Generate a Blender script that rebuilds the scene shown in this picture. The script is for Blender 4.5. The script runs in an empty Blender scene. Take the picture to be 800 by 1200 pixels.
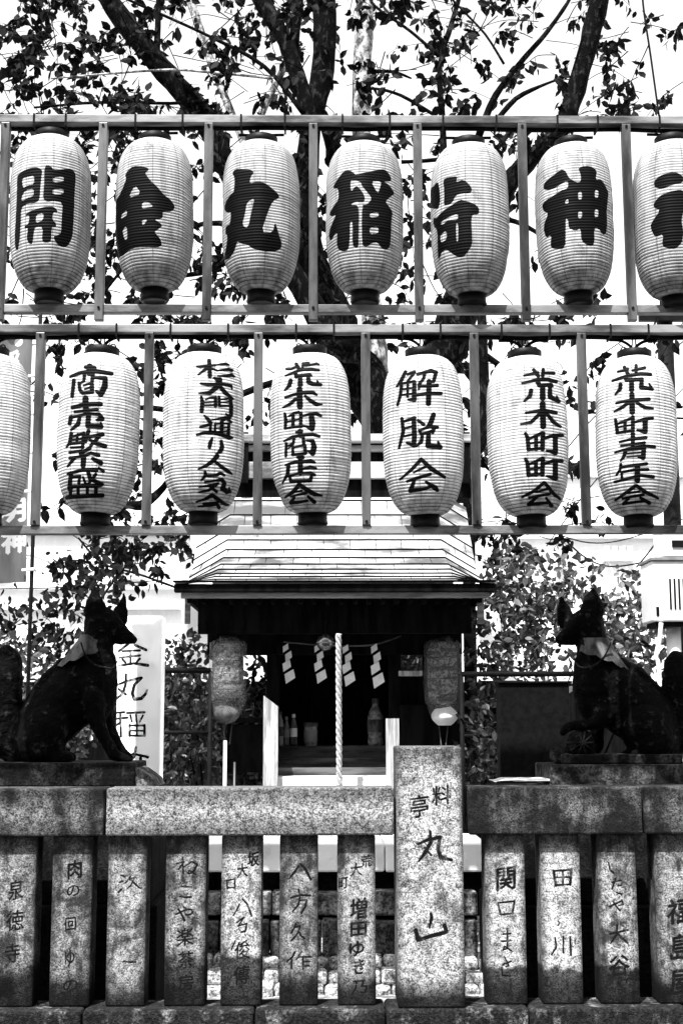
import bpy, bmesh, math, random
import numpy as np
from mathutils import Vector, Matrix, noise

random.seed(7)
rng = np.random.default_rng(7)
R = math.radians
C = bpy.context.scene.collection
sc = bpy.context.scene

# ------------------------------------------------------------------ camera
cam_d = bpy.data.cameras.new('camera')
cam = bpy.data.objects.new('camera', cam_d)
C.objects.link(cam)
sc.camera = cam
cam_d.sensor_fit = 'VERTICAL'
cam_d.sensor_height = 36.0
cam_d.lens = 48.0
cam_d.clip_start = 0.05
cam_d.clip_end = 2000
CAM = Vector((0.0, -5.0, 1.55))
FPX = 1600.0
cam_m = Matrix.Rotation(R(-0.7), 4, 'Z') @ Matrix.Rotation(R(90 + 8.7), 4, 'X') @ Matrix.Rotation(R(-0.15), 4, 'Z')
cam.matrix_world = Matrix.Translation(CAM) @ cam_m
sc.render.resolution_x, sc.render.resolution_y = 682, 1024
RM = np.array(cam_m.to_3x3())

def P(px, py, Y):
    """point of the world plane y=Y seen at photograph position px,py"""
    d = cam_m.to_3x3() @ Vector(((px - 400) / FPX, -(py - 600) / FPX, -1.0))
    t = (Y - CAM.y) / d.y
    return CAM + d * t

def project(w):
    """world points (N,3) to photograph positions (N,2)"""
    q = (w - np.array(CAM)) @ RM
    return np.stack([400 + FPX * q[:, 0] / -q[:, 2], 600 - FPX * q[:, 1] / -q[:, 2]], 1)

def mpp(px, py, Y):
    return (P(px + 1, py, Y) - P(px, py, Y)).length

# ------------------------------------------------------------------ light
SUN_E, SUN_A = R(62), R(24)
S = Vector((-math.sin(SUN_A) * math.cos(SUN_E), -math.cos(SUN_A) * math.cos(SUN_E), math.sin(SUN_E)))
w = bpy.data.worlds.new('World')
sc.world = w
w.use_nodes = True
nt = w.node_tree
nt.nodes.clear()
sky = nt.nodes.new('ShaderNodeTexSky')
sky.sky_type = 'NISHITA'
sky.sun_disc = False
sky.sun_elevation = SUN_E
sky.sun_rotation = math.atan2(S.x, S.y) % (2 * math.pi)
sky.air_density = 1.0
sky.dust_density = 1.0
bw = nt.nodes.new('ShaderNodeRGBToBW')
bg = nt.nodes.new('ShaderNodeBackground')
bg.inputs['Strength'].default_value = 0.15
wo = nt.nodes.new('ShaderNodeOutputWorld')
nt.links.new(sky.outputs[0], bw.inputs[0])
nt.links.new(bw.outputs[0], bg.inputs['Color'])
nt.links.new(bg.outputs[0], wo.inputs['Surface'])
sun_d = bpy.data.lights.new('sun', 'SUN')
sun_d.energy = 2.7
sun_d.angle = R(0.5)
sun_d.color = (1, 1, 1)
sun = bpy.data.objects.new('sun', sun_d)
C.objects.link(sun)
sun.rotation_euler = S.to_track_quat('Z', 'Y').to_euler()
sun.location = (-3, -6, 12)
sc.view_settings.view_transform = 'Standard'
sc.view_settings.look = 'None'
sc.view_settings.exposure = 2.1
sc.view_settings.gamma = 1.0
sc.cycles.max_bounces = 6
sc.cycles.transparent_max_bounces = 12
sc.cycles.use_denoising = True

# ------------------------------------------------------------------ helpers
WORLD = {}

def wpos(o):
    return WORLD.get(o.name, Vector((0, 0, 0)))

def put(o, pos, parent=None):
    C.objects.link(o)
    WORLD[o.name] = Vector(pos)
    if parent is not None:
        o.parent = parent
        o.location = Vector(pos) - wpos(parent)
    else:
        o.location = pos
    return o

def empty(name, pos, label=None, cat=None, group=None):
    o = bpy.data.objects.new(name, None)
    o.empty_display_size = 0.05
    put(o, pos)
    tag(o, label, cat, group)
    return o

def tag(o, label=None, cat=None, group=None, kind=None):
    if label: o['label'] = label
    if cat: o['category'] = cat
    if group: o['group'] = group
    if kind: o['kind'] = kind
    return o

def mesh_obj(name, verts, faces, mat, parent=None, smooth=False, pos=None, uvs=None, label=None):
    v = np.asarray([tuple(p) for p in verts], dtype=float) if not isinstance(verts, np.ndarray) else verts
    c = (v.min(0) + v.max(0)) / 2 if pos is None else np.array(pos, dtype=float)
    me = bpy.data.meshes.new(name)
    me.from_pydata((v - c).tolist(), [], faces if isinstance(faces, list) else faces.tolist())
    if smooth:
        me.polygons.foreach_set('use_smooth', [True] * len(me.polygons))
    if mat is not None:
        me.materials.append(mat)
    if uvs is not None:
        ul = me.uv_layers.new(name='UVMap')
        idx = np.empty(len(me.loops), dtype=np.int32)
        me.loops.foreach_get('vertex_index', idx)
        ul.data.foreach_set('uv', np.asarray(uvs)[idx].ravel())
    o = bpy.data.objects.new(name, me)
    put(o, c.tolist(), parent)
    if label: o['label'] = label
    return o

class MB:
    """collects shapes into one mesh"""
    def __init__(s): s.v = []; s.f = []
    def add(s, verts, faces):
        n = len(s.v)
        s.v += [tuple(p) for p in verts]
        s.f += [tuple(i + n for i in f) for f in faces]
        return s
    def box(s, x0, x1, y0, y1, z0, z1, b=0.0):
        if b <= 0:
            vs = [(x, y, z) for x in (x0, x1) for y in (y0, y1) for z in (z0, z1)]
            return s.add(vs, [(0, 1, 3, 2), (4, 6, 7, 5), (0, 4, 5, 1), (2, 3, 7, 6), (0, 2, 6, 4), (1, 5, 7, 3)])
        bm = bmesh.new()
        bmesh.ops.create_cube(bm, size=1)
        for q in bm.verts:
            q.co = Vector((x0 + (q.co.x + .5) * (x1 - x0), y0 + (q.co.y + .5) * (y1 - y0), z0 + (q.co.z + .5) * (z1 - z0)))
        b = min(b, (x1 - x0) * .4, (y1 - y0) * .4, (z1 - z0) * .4)
        bmesh.ops.bevel(bm, geom=list(bm.edges), offset=b, segments=2, profile=.5, affect='EDGES')
        bm.verts.index_update()
        s.add([q.co[:] for q in bm.verts], [[q.index for q in f.verts] for f in bm.faces])
        bm.free()
        return s
    def tube(s, pts, rad, n=8, cap=True, jit=0.0):
        pts = [Vector(p) for p in pts]
        if not hasattr(rad, '__len__'): rad = [rad] * len(pts)
        vs, fs = [], []
        up = Vector((0.13, 0.31, 0.94)).normalized()
        prev = None
        for i, p in enumerate(pts):
            t = (pts[min(i + 1, len(pts) - 1)] - pts[max(i - 1, 0)]).normalized()
            a = t.cross(up if abs(t.dot(up)) < .95 else Vector((1, 0, 0))).normalized() if prev is None else (prev - t * prev.dot(t)).normalized()
            prev = a
            b = t.cross(a)
            for k in range(n):
                th = 2 * math.pi * k / n
                r = rad[i] * (1 + (jit * noise.noise(p * 9 + Vector((k * 1.7, 0, 0))) if jit else 0))
                vs.append(p + (a * math.cos(th) + b * math.sin(th)) * r)
        for i in range(len(pts) - 1):
            for k in range(n):
                fs.append((i * n + k, i * n + (k + 1) % n, (i + 1) * n + (k + 1) % n, (i + 1) * n + k))
        if cap:
            fs.append(tuple(range(n - 1, -1, -1)))
            fs.append(tuple((len(pts) - 1) * n + k for k in range(n)))
        return s.add(vs, fs)
    def lathe(s, prof, c=(0, 0, 0), n=32, sx=1, sy=1):
        vs, fs = [], []
        for r, z in prof:
            for k in range(n):
                th = 2 * math.pi * k / n
                vs.append((c[0] + r * math.cos(th) * sx, c[1] + r * math.sin(th) * sy, c[2] + z))
        for i in range(len(prof) - 1):
            for k in range(n):
                fs.append((i * n + k, i * n + (k + 1) % n, (i + 1) * n + (k + 1) % n, (i + 1) * n + k))
        return s.add(vs, fs)
    def extr(s, poly, y0, y1):
        """outline in x,z pushed from y0 to y1"""
        n = len(poly)
        vs = [(x, y0, z) for x, z in poly] + [(x, y1, z) for x, z in poly]
        fs = [tuple(range(n)), tuple(range(2 * n - 1, n - 1, -1))] + [(i, i + n, (i + 1) % n + n, (i + 1) % n) for i in range(n)]
        return s.add(vs, fs)
    def build(s, name, mat, parent=None, smooth=False, label=None, pos=None):
        return mesh_obj(name, s.v, s.f, mat, parent, smooth, pos=pos, label=label)

def smooth_path(pts, k=5):
    """Catmull-Rom through points"""
    pts = [Vector(p) for p in pts]
    out = []
    for i in range(len(pts) - 1):
        p0, p1, p2, p3 = pts[max(i - 1, 0)], pts[i], pts[i + 1], pts[min(i + 2, len(pts) - 1)]
        for j in range(k):
            t = j / k
            out.append(.5 * ((2 * p1) + (p2 - p0) * t + (2 * p0 - 5 * p1 + 4 * p2 - p3) * t * t + (3 * p1 - p0 - 3 * p2 + p3) * t ** 3))
    out.append(pts[-1])
    return out

# ------------------------------------------------------------------ materials
class MN:
    def __init__(s, name):
        s.m = bpy.data.materials.new(name)
        s.m.use_nodes = True
        s.t = s.m.node_tree
        s.t.nodes.clear()
        s.out = s.n('ShaderNodeOutputMaterial')
    def n(s, ty, **kw):
        o = s.t.nodes.new(ty)
        for k, v in kw.items(): setattr(o, k, v)
        return o
    def l(s, a, b): s.t.links.new(a, b)
    def math(s, op, a, b=None, c=None, clamp=False):
        o = s.n('ShaderNodeMath', operation=op)
        o.use_clamp = clamp
        for i, q in enumerate((a, b, c)):
            if q is None: continue
            if isinstance(q, (int, float)): o.inputs[i].default_value = q
            else: s.l(q, o.inputs[i])
        return o.outputs[0]
    def ramp(s, x, a, b, c=0.0, d=1.0, smooth=True):
        o = s.n('ShaderNodeMapRange')
        if smooth: o.interpolation_type = 'SMOOTHSTEP'
        s.l(x, o.inputs[0])
        for i, q in zip((1, 2, 3, 4), (a, b, c, d)): o.inputs[i].default_value = q
        return o.outputs[0]
    def noise(s, vec, scale, detail=4, rough=.6, dist=0):
        o = s.n('ShaderNodeTexNoise')
        s.l(vec, o.inputs['Vector'])
        o.inputs['Scale'].default_value = scale
        o.inputs['Detail'].default_value = detail
        o.inputs['Roughness'].default_value = rough
        o.inputs['Distortion'].default_value = dist
        return o.outputs['Fac']
    def coord(s, scale=(1, 1, 1)):
        tc = s.n('ShaderNodeTexCoord')
        oi = s.n('ShaderNodeObjectInfo')
        mp = s.n('ShaderNodeMapping')
        cb = s.n('ShaderNodeCombineXYZ')
        r = s.math('MULTIPLY', oi.outputs['Random'], 37.0)
        for i in range(3): s.l(r, cb.inputs[i])
        s.l(tc.outputs['Object'], mp.inputs['Vector'])
        s.l(cb.outputs[0], mp.inputs['Location'])
        mp.inputs['Scale'].default_value = scale
        return mp.outputs[0]
    def bsdf(s, col, rough=.8, metal=0, spec=.3, bump=None, bstr=.4, bdist=.004):
        b = s.n('ShaderNodeBsdfPrincipled')
        if isinstance(col, (int, float)): b.inputs['Base Color'].default_value = (col, col, col, 1)
        else: s.l(col, b.inputs['Base Color'])
        if isinstance(rough, (int, float)): b.inputs['Roughness'].default_value = rough
        else: s.l(rough, b.inputs['Roughness'])
        b.inputs['Metallic'].default_value = metal
        b.inputs['Specular IOR Level'].default_value = spec
        if bump is not None:
            bn = s.n('ShaderNodeBump')
            bn.inputs['Strength'].default_value = bstr
            bn.inputs['Distance'].default_value = bdist
            s.l(bump, bn.inputs['Height'])
            s.l(bn.outputs[0], b.inputs['Normal'])
        return b
    def fin(s, b):
        s.l(b.outputs[0], s.out.inputs['Surface'])
        return s.m

def mat_plain(name, lo, hi, scale=20, rough=.7, metal=0, spec=.3, stretch=(1, 1, 1), bstr=.3, lo_t=.35, hi_t=.65, bdist=.003):
    m = MN(name)
    v = m.coord(stretch)
    n = m.noise(v, scale, 5, .65)
    return m.fin(m.bsdf(m.ramp(n, lo_t, hi_t, lo, hi), rough, metal, spec, n, bstr, bdist))

def mask_image(name, arr):
    h, w_ = arr.shape
    img = bpy.data.images.new(name, w_, h, alpha=False, float_buffer=False, is_data=True)
    px = np.ones((h, w_, 4), dtype=np.float32)
    px[..., :3] = arr[..., None]
    img.pixels.foreach_set(px.ravel())
    img.update()
    img.pack()
    return img

def mat_stone(name, lo=.01, hi=.5, grain=75, blot=9, stain=None, ssoft=.02, gain=1.0, mask=None, maskcol=.02, bias=0.0, bstr=.5, speck=.06, edge=None):
    """weathered granite: fine grain, broad worn and grimy patches, run-off streaks;
    stain = object z of a dark splashed foot; edge = (half width, half height) whose rims darken with grime and painted shade; mask = inscription"""
    m = MN(name)
    v = m.coord()
    vs_ = m.coord((1, 1, .22))
    tc = m.n('ShaderNodeTexCoord')
    a = m.noise(v, grain * 1.5, 3, .75)
    a2 = m.noise(v, grain * .5, 4, .7)
    b = m.noise(v, blot, 5, .62, .4)
    st = m.noise(vs_, blot * 2.6, 4, .6)
    g = m.math('MULTIPLY_ADD', a, .6, m.math('MULTIPLY', a2, .4))
    g = m.ramp(g, .42, .61, speck, 1.0, False)
    x = m.math('ADD', m.math('MULTIPLY_ADD', b, .65, m.math('MULTIPLY', st, .35)), bias * .22)
    big = m.ramp(x, .4, .6, max(.07, speck * .8), 1.0)
    if edge is not None:
        sp = m.n('ShaderNodeSeparateXYZ')
        m.l(tc.outputs['Object'], sp.inputs[0])
        wob = m.math('MULTIPLY', m.noise(v, 30, 3, .6), .02)
        ex = m.math('SUBTRACT', edge[0], m.math('ABSOLUTE', sp.outputs[0]))
        ez = m.math('SUBTRACT', edge[1], m.math('ABSOLUTE', sp.outputs[2]))
        fx = m.ramp(m.math('SUBTRACT', ex, wob), -.008, .020, .35, 1.0)
        fz = m.ramp(m.math('SUBTRACT', m.math('MULTIPLY', ez, .35), wob), -.008, .035, .3, 1.0)  # top and foot darkened: grime plus shadow painted in
        big = m.math('MULTIPLY', big, m.math('MULTIPLY', fx, fz))
    k = m.math('MULTIPLY', g, big)
    col = m.math('MULTIPLY_ADD', k, hi * gain * 1.08, lo * .3)
    if stain is not None:
        sp = m.n('ShaderNodeSeparateXYZ')
        m.l(tc.outputs['Object'], sp.inputs[0])
        e = m.noise(v, 26, 3, .6)
        e2 = m.noise(v, 5, 2, .5)
        zz = m.math('ADD', sp.outputs[2], m.math('MULTIPLY_ADD', e, .05, m.math('MULTIPLY', e2, .06)))
        f = m.ramp(zz, stain + .055 - ssoft, stain + .055 + ssoft, .12, 1.0)
        col = m.math('MULTIPLY', col, f)
    h = m.math('MULTIPLY_ADD', g, .8, x)
    if mask is not None:
        im = m.n('ShaderNodeTexImage')
        im.image = mask
        im.extension = 'CLIP'
        uv = m.n('ShaderNodeUVMap')
        m.l(uv.outputs[0], im.inputs['Vector'])
        mx = m.n('ShaderNodeMix')
        m.l(m.math('MULTIPLY', im.outputs['Color'], m.ramp(m.noise(v, 40, 3, .6), .3, .5, .75, 1.0)), mx.inputs[0])
        m.l(col, mx.inputs[2])
        mx.inputs[3].default_value = maskcol * .4
        col = mx.outputs[0]
        h = m.math('MULTIPLY_ADD', im.outputs['Color'], -2.2, h)
    return m.fin(m.bsdf(col, .9, 0, .12, h, bstr, .005))

M = {}
M['metal'] = mat_plain('galvanised_steel', .03, .3, 9, .5, .2, .4, (.25, 1, 1), .15)
M['metal_v'] = mat_plain('galvanised_steel_upright', .03, .16, 9, .42, .55, .4, (1, 1, .2), .15)
M['black'] = mat_plain('black_lacquer', .002, .006, 30, .5, 0, .1)
M['rubber'] = mat_plain('black_rubber', .002, .006, 30, .7, 0, .08)
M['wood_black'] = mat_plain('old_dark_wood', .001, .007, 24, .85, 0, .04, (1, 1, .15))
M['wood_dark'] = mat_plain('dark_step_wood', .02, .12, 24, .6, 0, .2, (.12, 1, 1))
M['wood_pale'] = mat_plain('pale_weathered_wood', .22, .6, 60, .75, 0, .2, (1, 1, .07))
M['wood_white'] = mat_plain('sunlit_painted_step_wood', .6, .8, 40, .75, 0, .2, (.1, 1, 1))  # sunlight painted in: pale copy of the step wood
M['eave'] = mat_plain('eave_board_wood', .1, .28, 30, .8, 0, .2, (.1, 1, 1))
M['seam_dark'] = mat_plain('seam_and_lip_shade', .002, .008, 30, .9, 0, .1)  # dark sheet seams, and painted shadow on the course lips
M['roof'] = mat_plain('copper_roof_sheet', .07, .42, 4, .6, 0, .2, (.45, 1, 1.6), .15, .36, .56)
M['white_wall'] = mat_plain('white_render_wall', .72, .82, 6, .8, 0, .2)
M['white_box'] = mat_plain('white_enamel', .74, .82, 9, .45, 0, .4)
M['shade_grey'] = mat_plain('grey_trim', .14, .24, 9, .6)
M['bark'] = mat_plain('cherry_bark', .002, .035, 30, .95, 0, .05, (1, 1, .45), .9, .5, .72, .02)
M['bark_pale'] = mat_plain('sunlit_painted_bark', .06, .5, 24, .8, 0, .25, (1, 1, .6), .9, .4, .62, .02)  # paler copy of the bark: sunlight on some limbs painted in
M['fox'] = mat_plain('blackened_stone', .0008, .05, 30, .75, 0, .06, (1, 1, 1), 1.0, .54, .8, .02)  # paler patches are faint highlights painted into the stone
M['fox_base'] = mat_stone('blackened_base_stone', .002, .08, 70, 9, bias=-.15)
M['dark_block'] = mat_stone('shaded_block_stone', .002, .02, 60, 8)  # near-black: shade behind the fence is put into the colour
M['bib'] = mat_plain('faded_bib_cloth', .03, .13, 22, .9, 0, .1, (1, 1, .4))
M['rope'] = mat_plain('white_rope_fibre', .22, .5, 80, .9, 0, .1)
M['paper_white'] = mat_plain('white_paper', .7, .82, 20, .8)
M['asphalt'] = mat_plain('asphalt', .035, .07, 90, .9)
M['cloth'] = mat_plain('grey_banner_cloth', .09, .14, 9, .85, 0, .1, (1, 1, .3))

def mat_leaf(name, lo, hi, gloss=.35, trans=.35):
    m = MN(name)
    oi = m.n('ShaderNodeObjectInfo')
    gi = m.n('ShaderNodeNewGeometry')
    r = m.math('FRACT', m.math('ADD', gi.outputs['Random Per Island'], oi.outputs['Random']))
    col = m.ramp(r, 0, 1, lo, hi, False)
    b = m.bsdf(col, gloss, 0, .12 if gloss > .6 else .45)
    tr = m.n('ShaderNodeBsdfTranslucent')
    m.l(col, tr.inputs['Color'])
    mx = m.n('ShaderNodeMixShader')
    mx.inputs[0].default_value = trans
    m.l(b.outputs[0], mx.inputs[1]); m.l(tr.outputs[0], mx.inputs[2])
    return m.fin(mx)
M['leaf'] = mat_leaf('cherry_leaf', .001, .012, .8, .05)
M['leaf_lit'] = mat_leaf('glossy_shrub_leaf', .003, .13, .3, .2)  # paler leaf tones paint in the sunlit foliage
M['leaf_dark'] = mat_leaf('shade_shrub_leaf', .005, .06, .35, .15)  # darker copy of the shrub leaf with shade painted in

def mat_plastic():
    m = MN('clear_plastic_wrap')
    v = m.coord()
    n = m.noise(v, 28, 3, .5, 1.2)
    g = m.bsdf(.35, .1, 0, 1.0, n, .9, .03)
    t = m.n('ShaderNodeBsdfTransparent')
    mx = m.n('ShaderNodeMixShader')
    mx.inputs[0].default_value = .17
    m.l(t.outputs[0], mx.inputs[1]); m.l(g.outputs[0], mx.inputs[2])
    return m.fin(mx)
M['plastic'] = mat_plastic()

def mat_glass():
    m = MN('window_glass')
    return m.fin(m.bsdf(.25, .08, 0, .8))
M['glass'] = mat_glass()

# ------------------------------------------------------------------ brush writing
def in_poly(pts, poly):
    x, y = pts[:, 0], pts[:, 1]
    p = np.asarray(poly, float)
    q = np.roll(p, -1, 0)
    r = np.zeros(len(pts), bool)
    for (x1, y1), (x2, y2) in zip(p, q):
        if y1 == y2: continue
        c = (y1 > y) != (y2 > y)
        r ^= c & (x < (x2 - x1) * (y - y1) / (y2 - y1) + x1)
    return r

def in_edges(pts, e):
    x, y = pts[:, 0], pts[:, 1]
    r = np.zeros(len(pts), bool)
    for x1, y1, x2, y2 in e:
        if y1 == y2: continue
        c = (y1 > y) != (y2 > y)
        r ^= c & (x < (x2 - x1) * (y - y1) / (y2 - y1) + x1)
    return r

def chaikin(p, f=.22):
    p = [np.asarray(q, float) for q in p]
    out = []
    for i in range(len(p)):
        a, b = p[i], p[(i + 1) % len(p)]
        out += [a + (b - a) * f, b + (a - b) * f]
    return out

def parse(s):
    """'x,y,w x,y,w; ...' -> strokes of (x, y, half width)"""
    out = []
    for st in s.replace('\n', ' ').split(';'):
        st = st.strip()
        if st:
            out.append([tuple(float(q) for q in a.split(',')) for a in st.split()])
    return out

class Ink:
    """writing traced as brush strokes, outlines and glyphs, in photograph units"""
    def __init__(s): s.items = []
    def strokes(s, ox, oy, k, txt, wk=1.0, wa=0.0):
        for st in parse(txt):
            s.items.append(('s', [(ox + a / k, oy + b / k, c * wk / k + wa) for a, b, c in st]))
        return s
    def poly(s, ox, oy, k, outer, holes=()):
        f = lambda p: [(ox + a / k, oy + b / k) for a, b in chaikin(p)]
        s.items.append(('p', f(outer), [f(h) for h in holes]))
        return s
    def glyph(s, ch, cx, cy, w_, h_, dil=0.0):
        s.items.append(('g', glyph_edges(ch), cx, cy, w_, h_, dil))
        return s
    def sample(s, pts):
        m = np.zeros(len(pts), np.float32)
        for it in s.items:
            if it[0] == 's':
                for (x1, y1, w1), (x2, y2, w2) in zip(it[1][:-1], it[1][1:]):
                    W = max(w1, w2) + 1
                    sel = np.where((pts[:, 0] > min(x1, x2) - W) & (pts[:, 0] < max(x1, x2) + W) & (pts[:, 1] > min(y1, y2) - W) & (pts[:, 1] < max(y1, y2) + W))[0]
                    if len(sel) == 0: continue
                    q = pts[sel]
                    dx, dy = x2 - x1, y2 - y1
                    L = dx * dx + dy * dy + 1e-9
                    t = np.clip(((q[:, 0] - x1) * dx + (q[:, 1] - y1) * dy) / L, 0, 1)
                    d = np.hypot(q[:, 0] - x1 - t * dx, q[:, 1] - y1 - t * dy) - (w1 + (w2 - w1) * t)
                    m[sel] = np.maximum(m[sel], np.clip(.5 - d / .45, 0, 1))
            elif it[0] == 'p':
                a = np.array(it[1])
                lo, hi = a.min(0), a.max(0)
                sel = np.where((pts[:, 0] > lo[0]) & (pts[:, 0] < hi[0]) & (pts[:, 1] > lo[1]) & (pts[:, 1] < hi[1]))[0]
                if len(sel) == 0: continue
                q = pts[sel]
                r = in_poly(q, it[1])
                for h in it[2]: r &= ~in_poly(q, h)
                m[sel] = np.maximum(m[sel], r)
            else:
                _, e, cx, cy, w_, h_, dil = it
                sel = np.where((abs(pts[:, 0] - cx) < w_ * .7) & (abs(pts[:, 1] - cy) < h_ * .7))[0]
                if len(sel) == 0: continue
                q = np.stack([(pts[sel, 0] - cx) / w_ + .5, .5 - (pts[sel, 1] - cy) / h_ - .12 * (pts[sel, 0] - cx) / w_], 1)
                r = in_edges(q, e)
                if dil:
                    for a_, b_ in ((dil, 0), (-dil, 0), (0, dil), (0, -dil)):
                        r |= in_edges(q + np.array([a_ / w_, b_ / h_]), e)
                m[sel] = np.maximum(m[sel], r)
        return m

_gl = {}
def glyph_edges(ch):
    """outline of a character of Blender's own font, fitted to the unit square"""
    if ch in _gl: return _gl[ch]
    cu = bpy.data.curves.new('g', 'FONT')
    cu.body = ch
    cu.resolution_u = 2
    o = bpy.data.objects.new('g', cu)
    C.objects.link(o)
    dg = bpy.context.evaluated_depsgraph_get()
    me = o.evaluated_get(dg).to_mesh()
    v = np.array([p.co[:2] for p in me.vertices])
    cnt = {}
    for f in me.polygons:
        vs = list(f.vertices)
        for a, b in zip(vs, vs[1:] + vs[:1]):
            k = (min(a, b), max(a, b))
            cnt[k] = cnt.get(k, 0) + 1
    if len(v):
        lo, hi = v.min(0), v.max(0)
        v = (v - (lo + hi) / 2) / max(hi - lo) + .5
    e = [(v[a][0], v[a][1], v[b][0], v[b][1]) for (a, b), n in cnt.items() if n == 1]
    o.evaluated_get(dg).to_mesh_clear()
    bpy.data.objects.remove(o)
    bpy.data.curves.remove(cu)
    _gl[ch] = e
    return e

# ------------------------------------------------------------------ ground and the street
def ground():
    n = 40
    xs = np.concatenate([-np.geomspace(400, 3, 14), np.linspace(-2.5, 2.5, 12), np.geomspace(3, 400, 14)])
    vs = [(x, y, 0.0) for y in xs for x in xs]
    k = len(xs)
    fs = [(j * k + i, j * k + i + 1, (j + 1) * k + i + 1, (j + 1) * k + i) for j in range(k - 1) for i in range(k - 1)]
    tag(mesh_obj('ground', vs, fs, M['asphalt']), kind='structure')
ground()
# raised gravelly precinct behind the fence
mb = MB()
mb.box(-6, 6, .32, 11.5, .004, .46, .01)
tag(mb.build('precinct_terrace', mat_plain('packed_precinct_earth', .12, .4, 22, .9, 0, .1, (1, 1, 1), .8, .4, .6, .02)), kind='structure')

# ------------------------------------------------------------------ stone fence
fence = empty('stone_fence', (0, .1, 0), 'granite shrine fence of carved name posts under heavy top rails', 'stone fence')
ZT, ZR = P(400, 923, 0).z, P(400, 979, 0).z
ZP, ZB = P(400, 1181, 0).z, 0.0
def fbox(name, x0, x1, y0, y1, z0, z1, mat, parent=None, b=.006, label=None, taper=0.0):
    mb = MB().box(x0, x1, y0, y1, z0, z1, b)
    if taper:
        cx = (x0 + x1) / 2
        mb.v = [(cx + (x - cx) * (1 + taper * (z1 - z) / (z1 - z0)), y, z) for x, y, z in mb.v]
    return mb.build(name, mat, parent, label=label)
# rails (photograph x, look)
for x0, x1, gain, bias, lb in ((-90, 121.5, .8, -.04, 'dark blotched rail block'), (124.5, 461.5, 1.35, .8, 'long pale rail block'),
                               (548.5, 752, .62, -.25, 'dark weathered rail block'), (754.5, 900, .62, -.15, 'rail block')):
    a, b_ = P(x0, 950, 0).x, P(x1, 950, 0).x
    fbox('rail', a, b_, 0, .17, ZR, ZT, mat_stone('granite_rail', .015, .55, 105, 7, bias=bias, gain=gain, edge=(9, (ZT - ZR) / 2)), fence, .007, lb)

def uv_front(o, x0, x1, z0, z1):
    me = o.data
    ul = me.uv_layers.new(name='UVMap')
    c = wpos(o)
    for lp in me.loops:
        v = me.vertices[lp.vertex_index].co
        if v.y < 0:      # front half only
            ul.data[lp.index].uv = ((v.x + c.x - x0) / (x1 - x0), (v.z + c.z - z0) / (z1 - z0))
        else:
            ul.data[lp.index].uv = (-1, -1)

def plane_mask(name, ink, x0, x1, z0, z1, Y, w_=160, h_=640):
    u, v = np.meshgrid((np.arange(w_) + .5) / w_, (np.arange(h_) + .5) / h_)
    pts = np.stack([x0 + (x1 - x0) * u.ravel(), np.full(u.size, Y), z0 + (z1 - z0) * v.ravel()], 1)
    for it in ink.items:
        if it[0] == 's': it[1][:] = [(a_, b2, c_ + .22) for a_, b2, c_ in it[1]]
    ink.items = [it if it[0] != 'g' else it[:6] + (it[6] + .35,) for it in ink.items]
    return mask_image(name, ink.sample(project(pts)).reshape(h_, w_))

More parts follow.
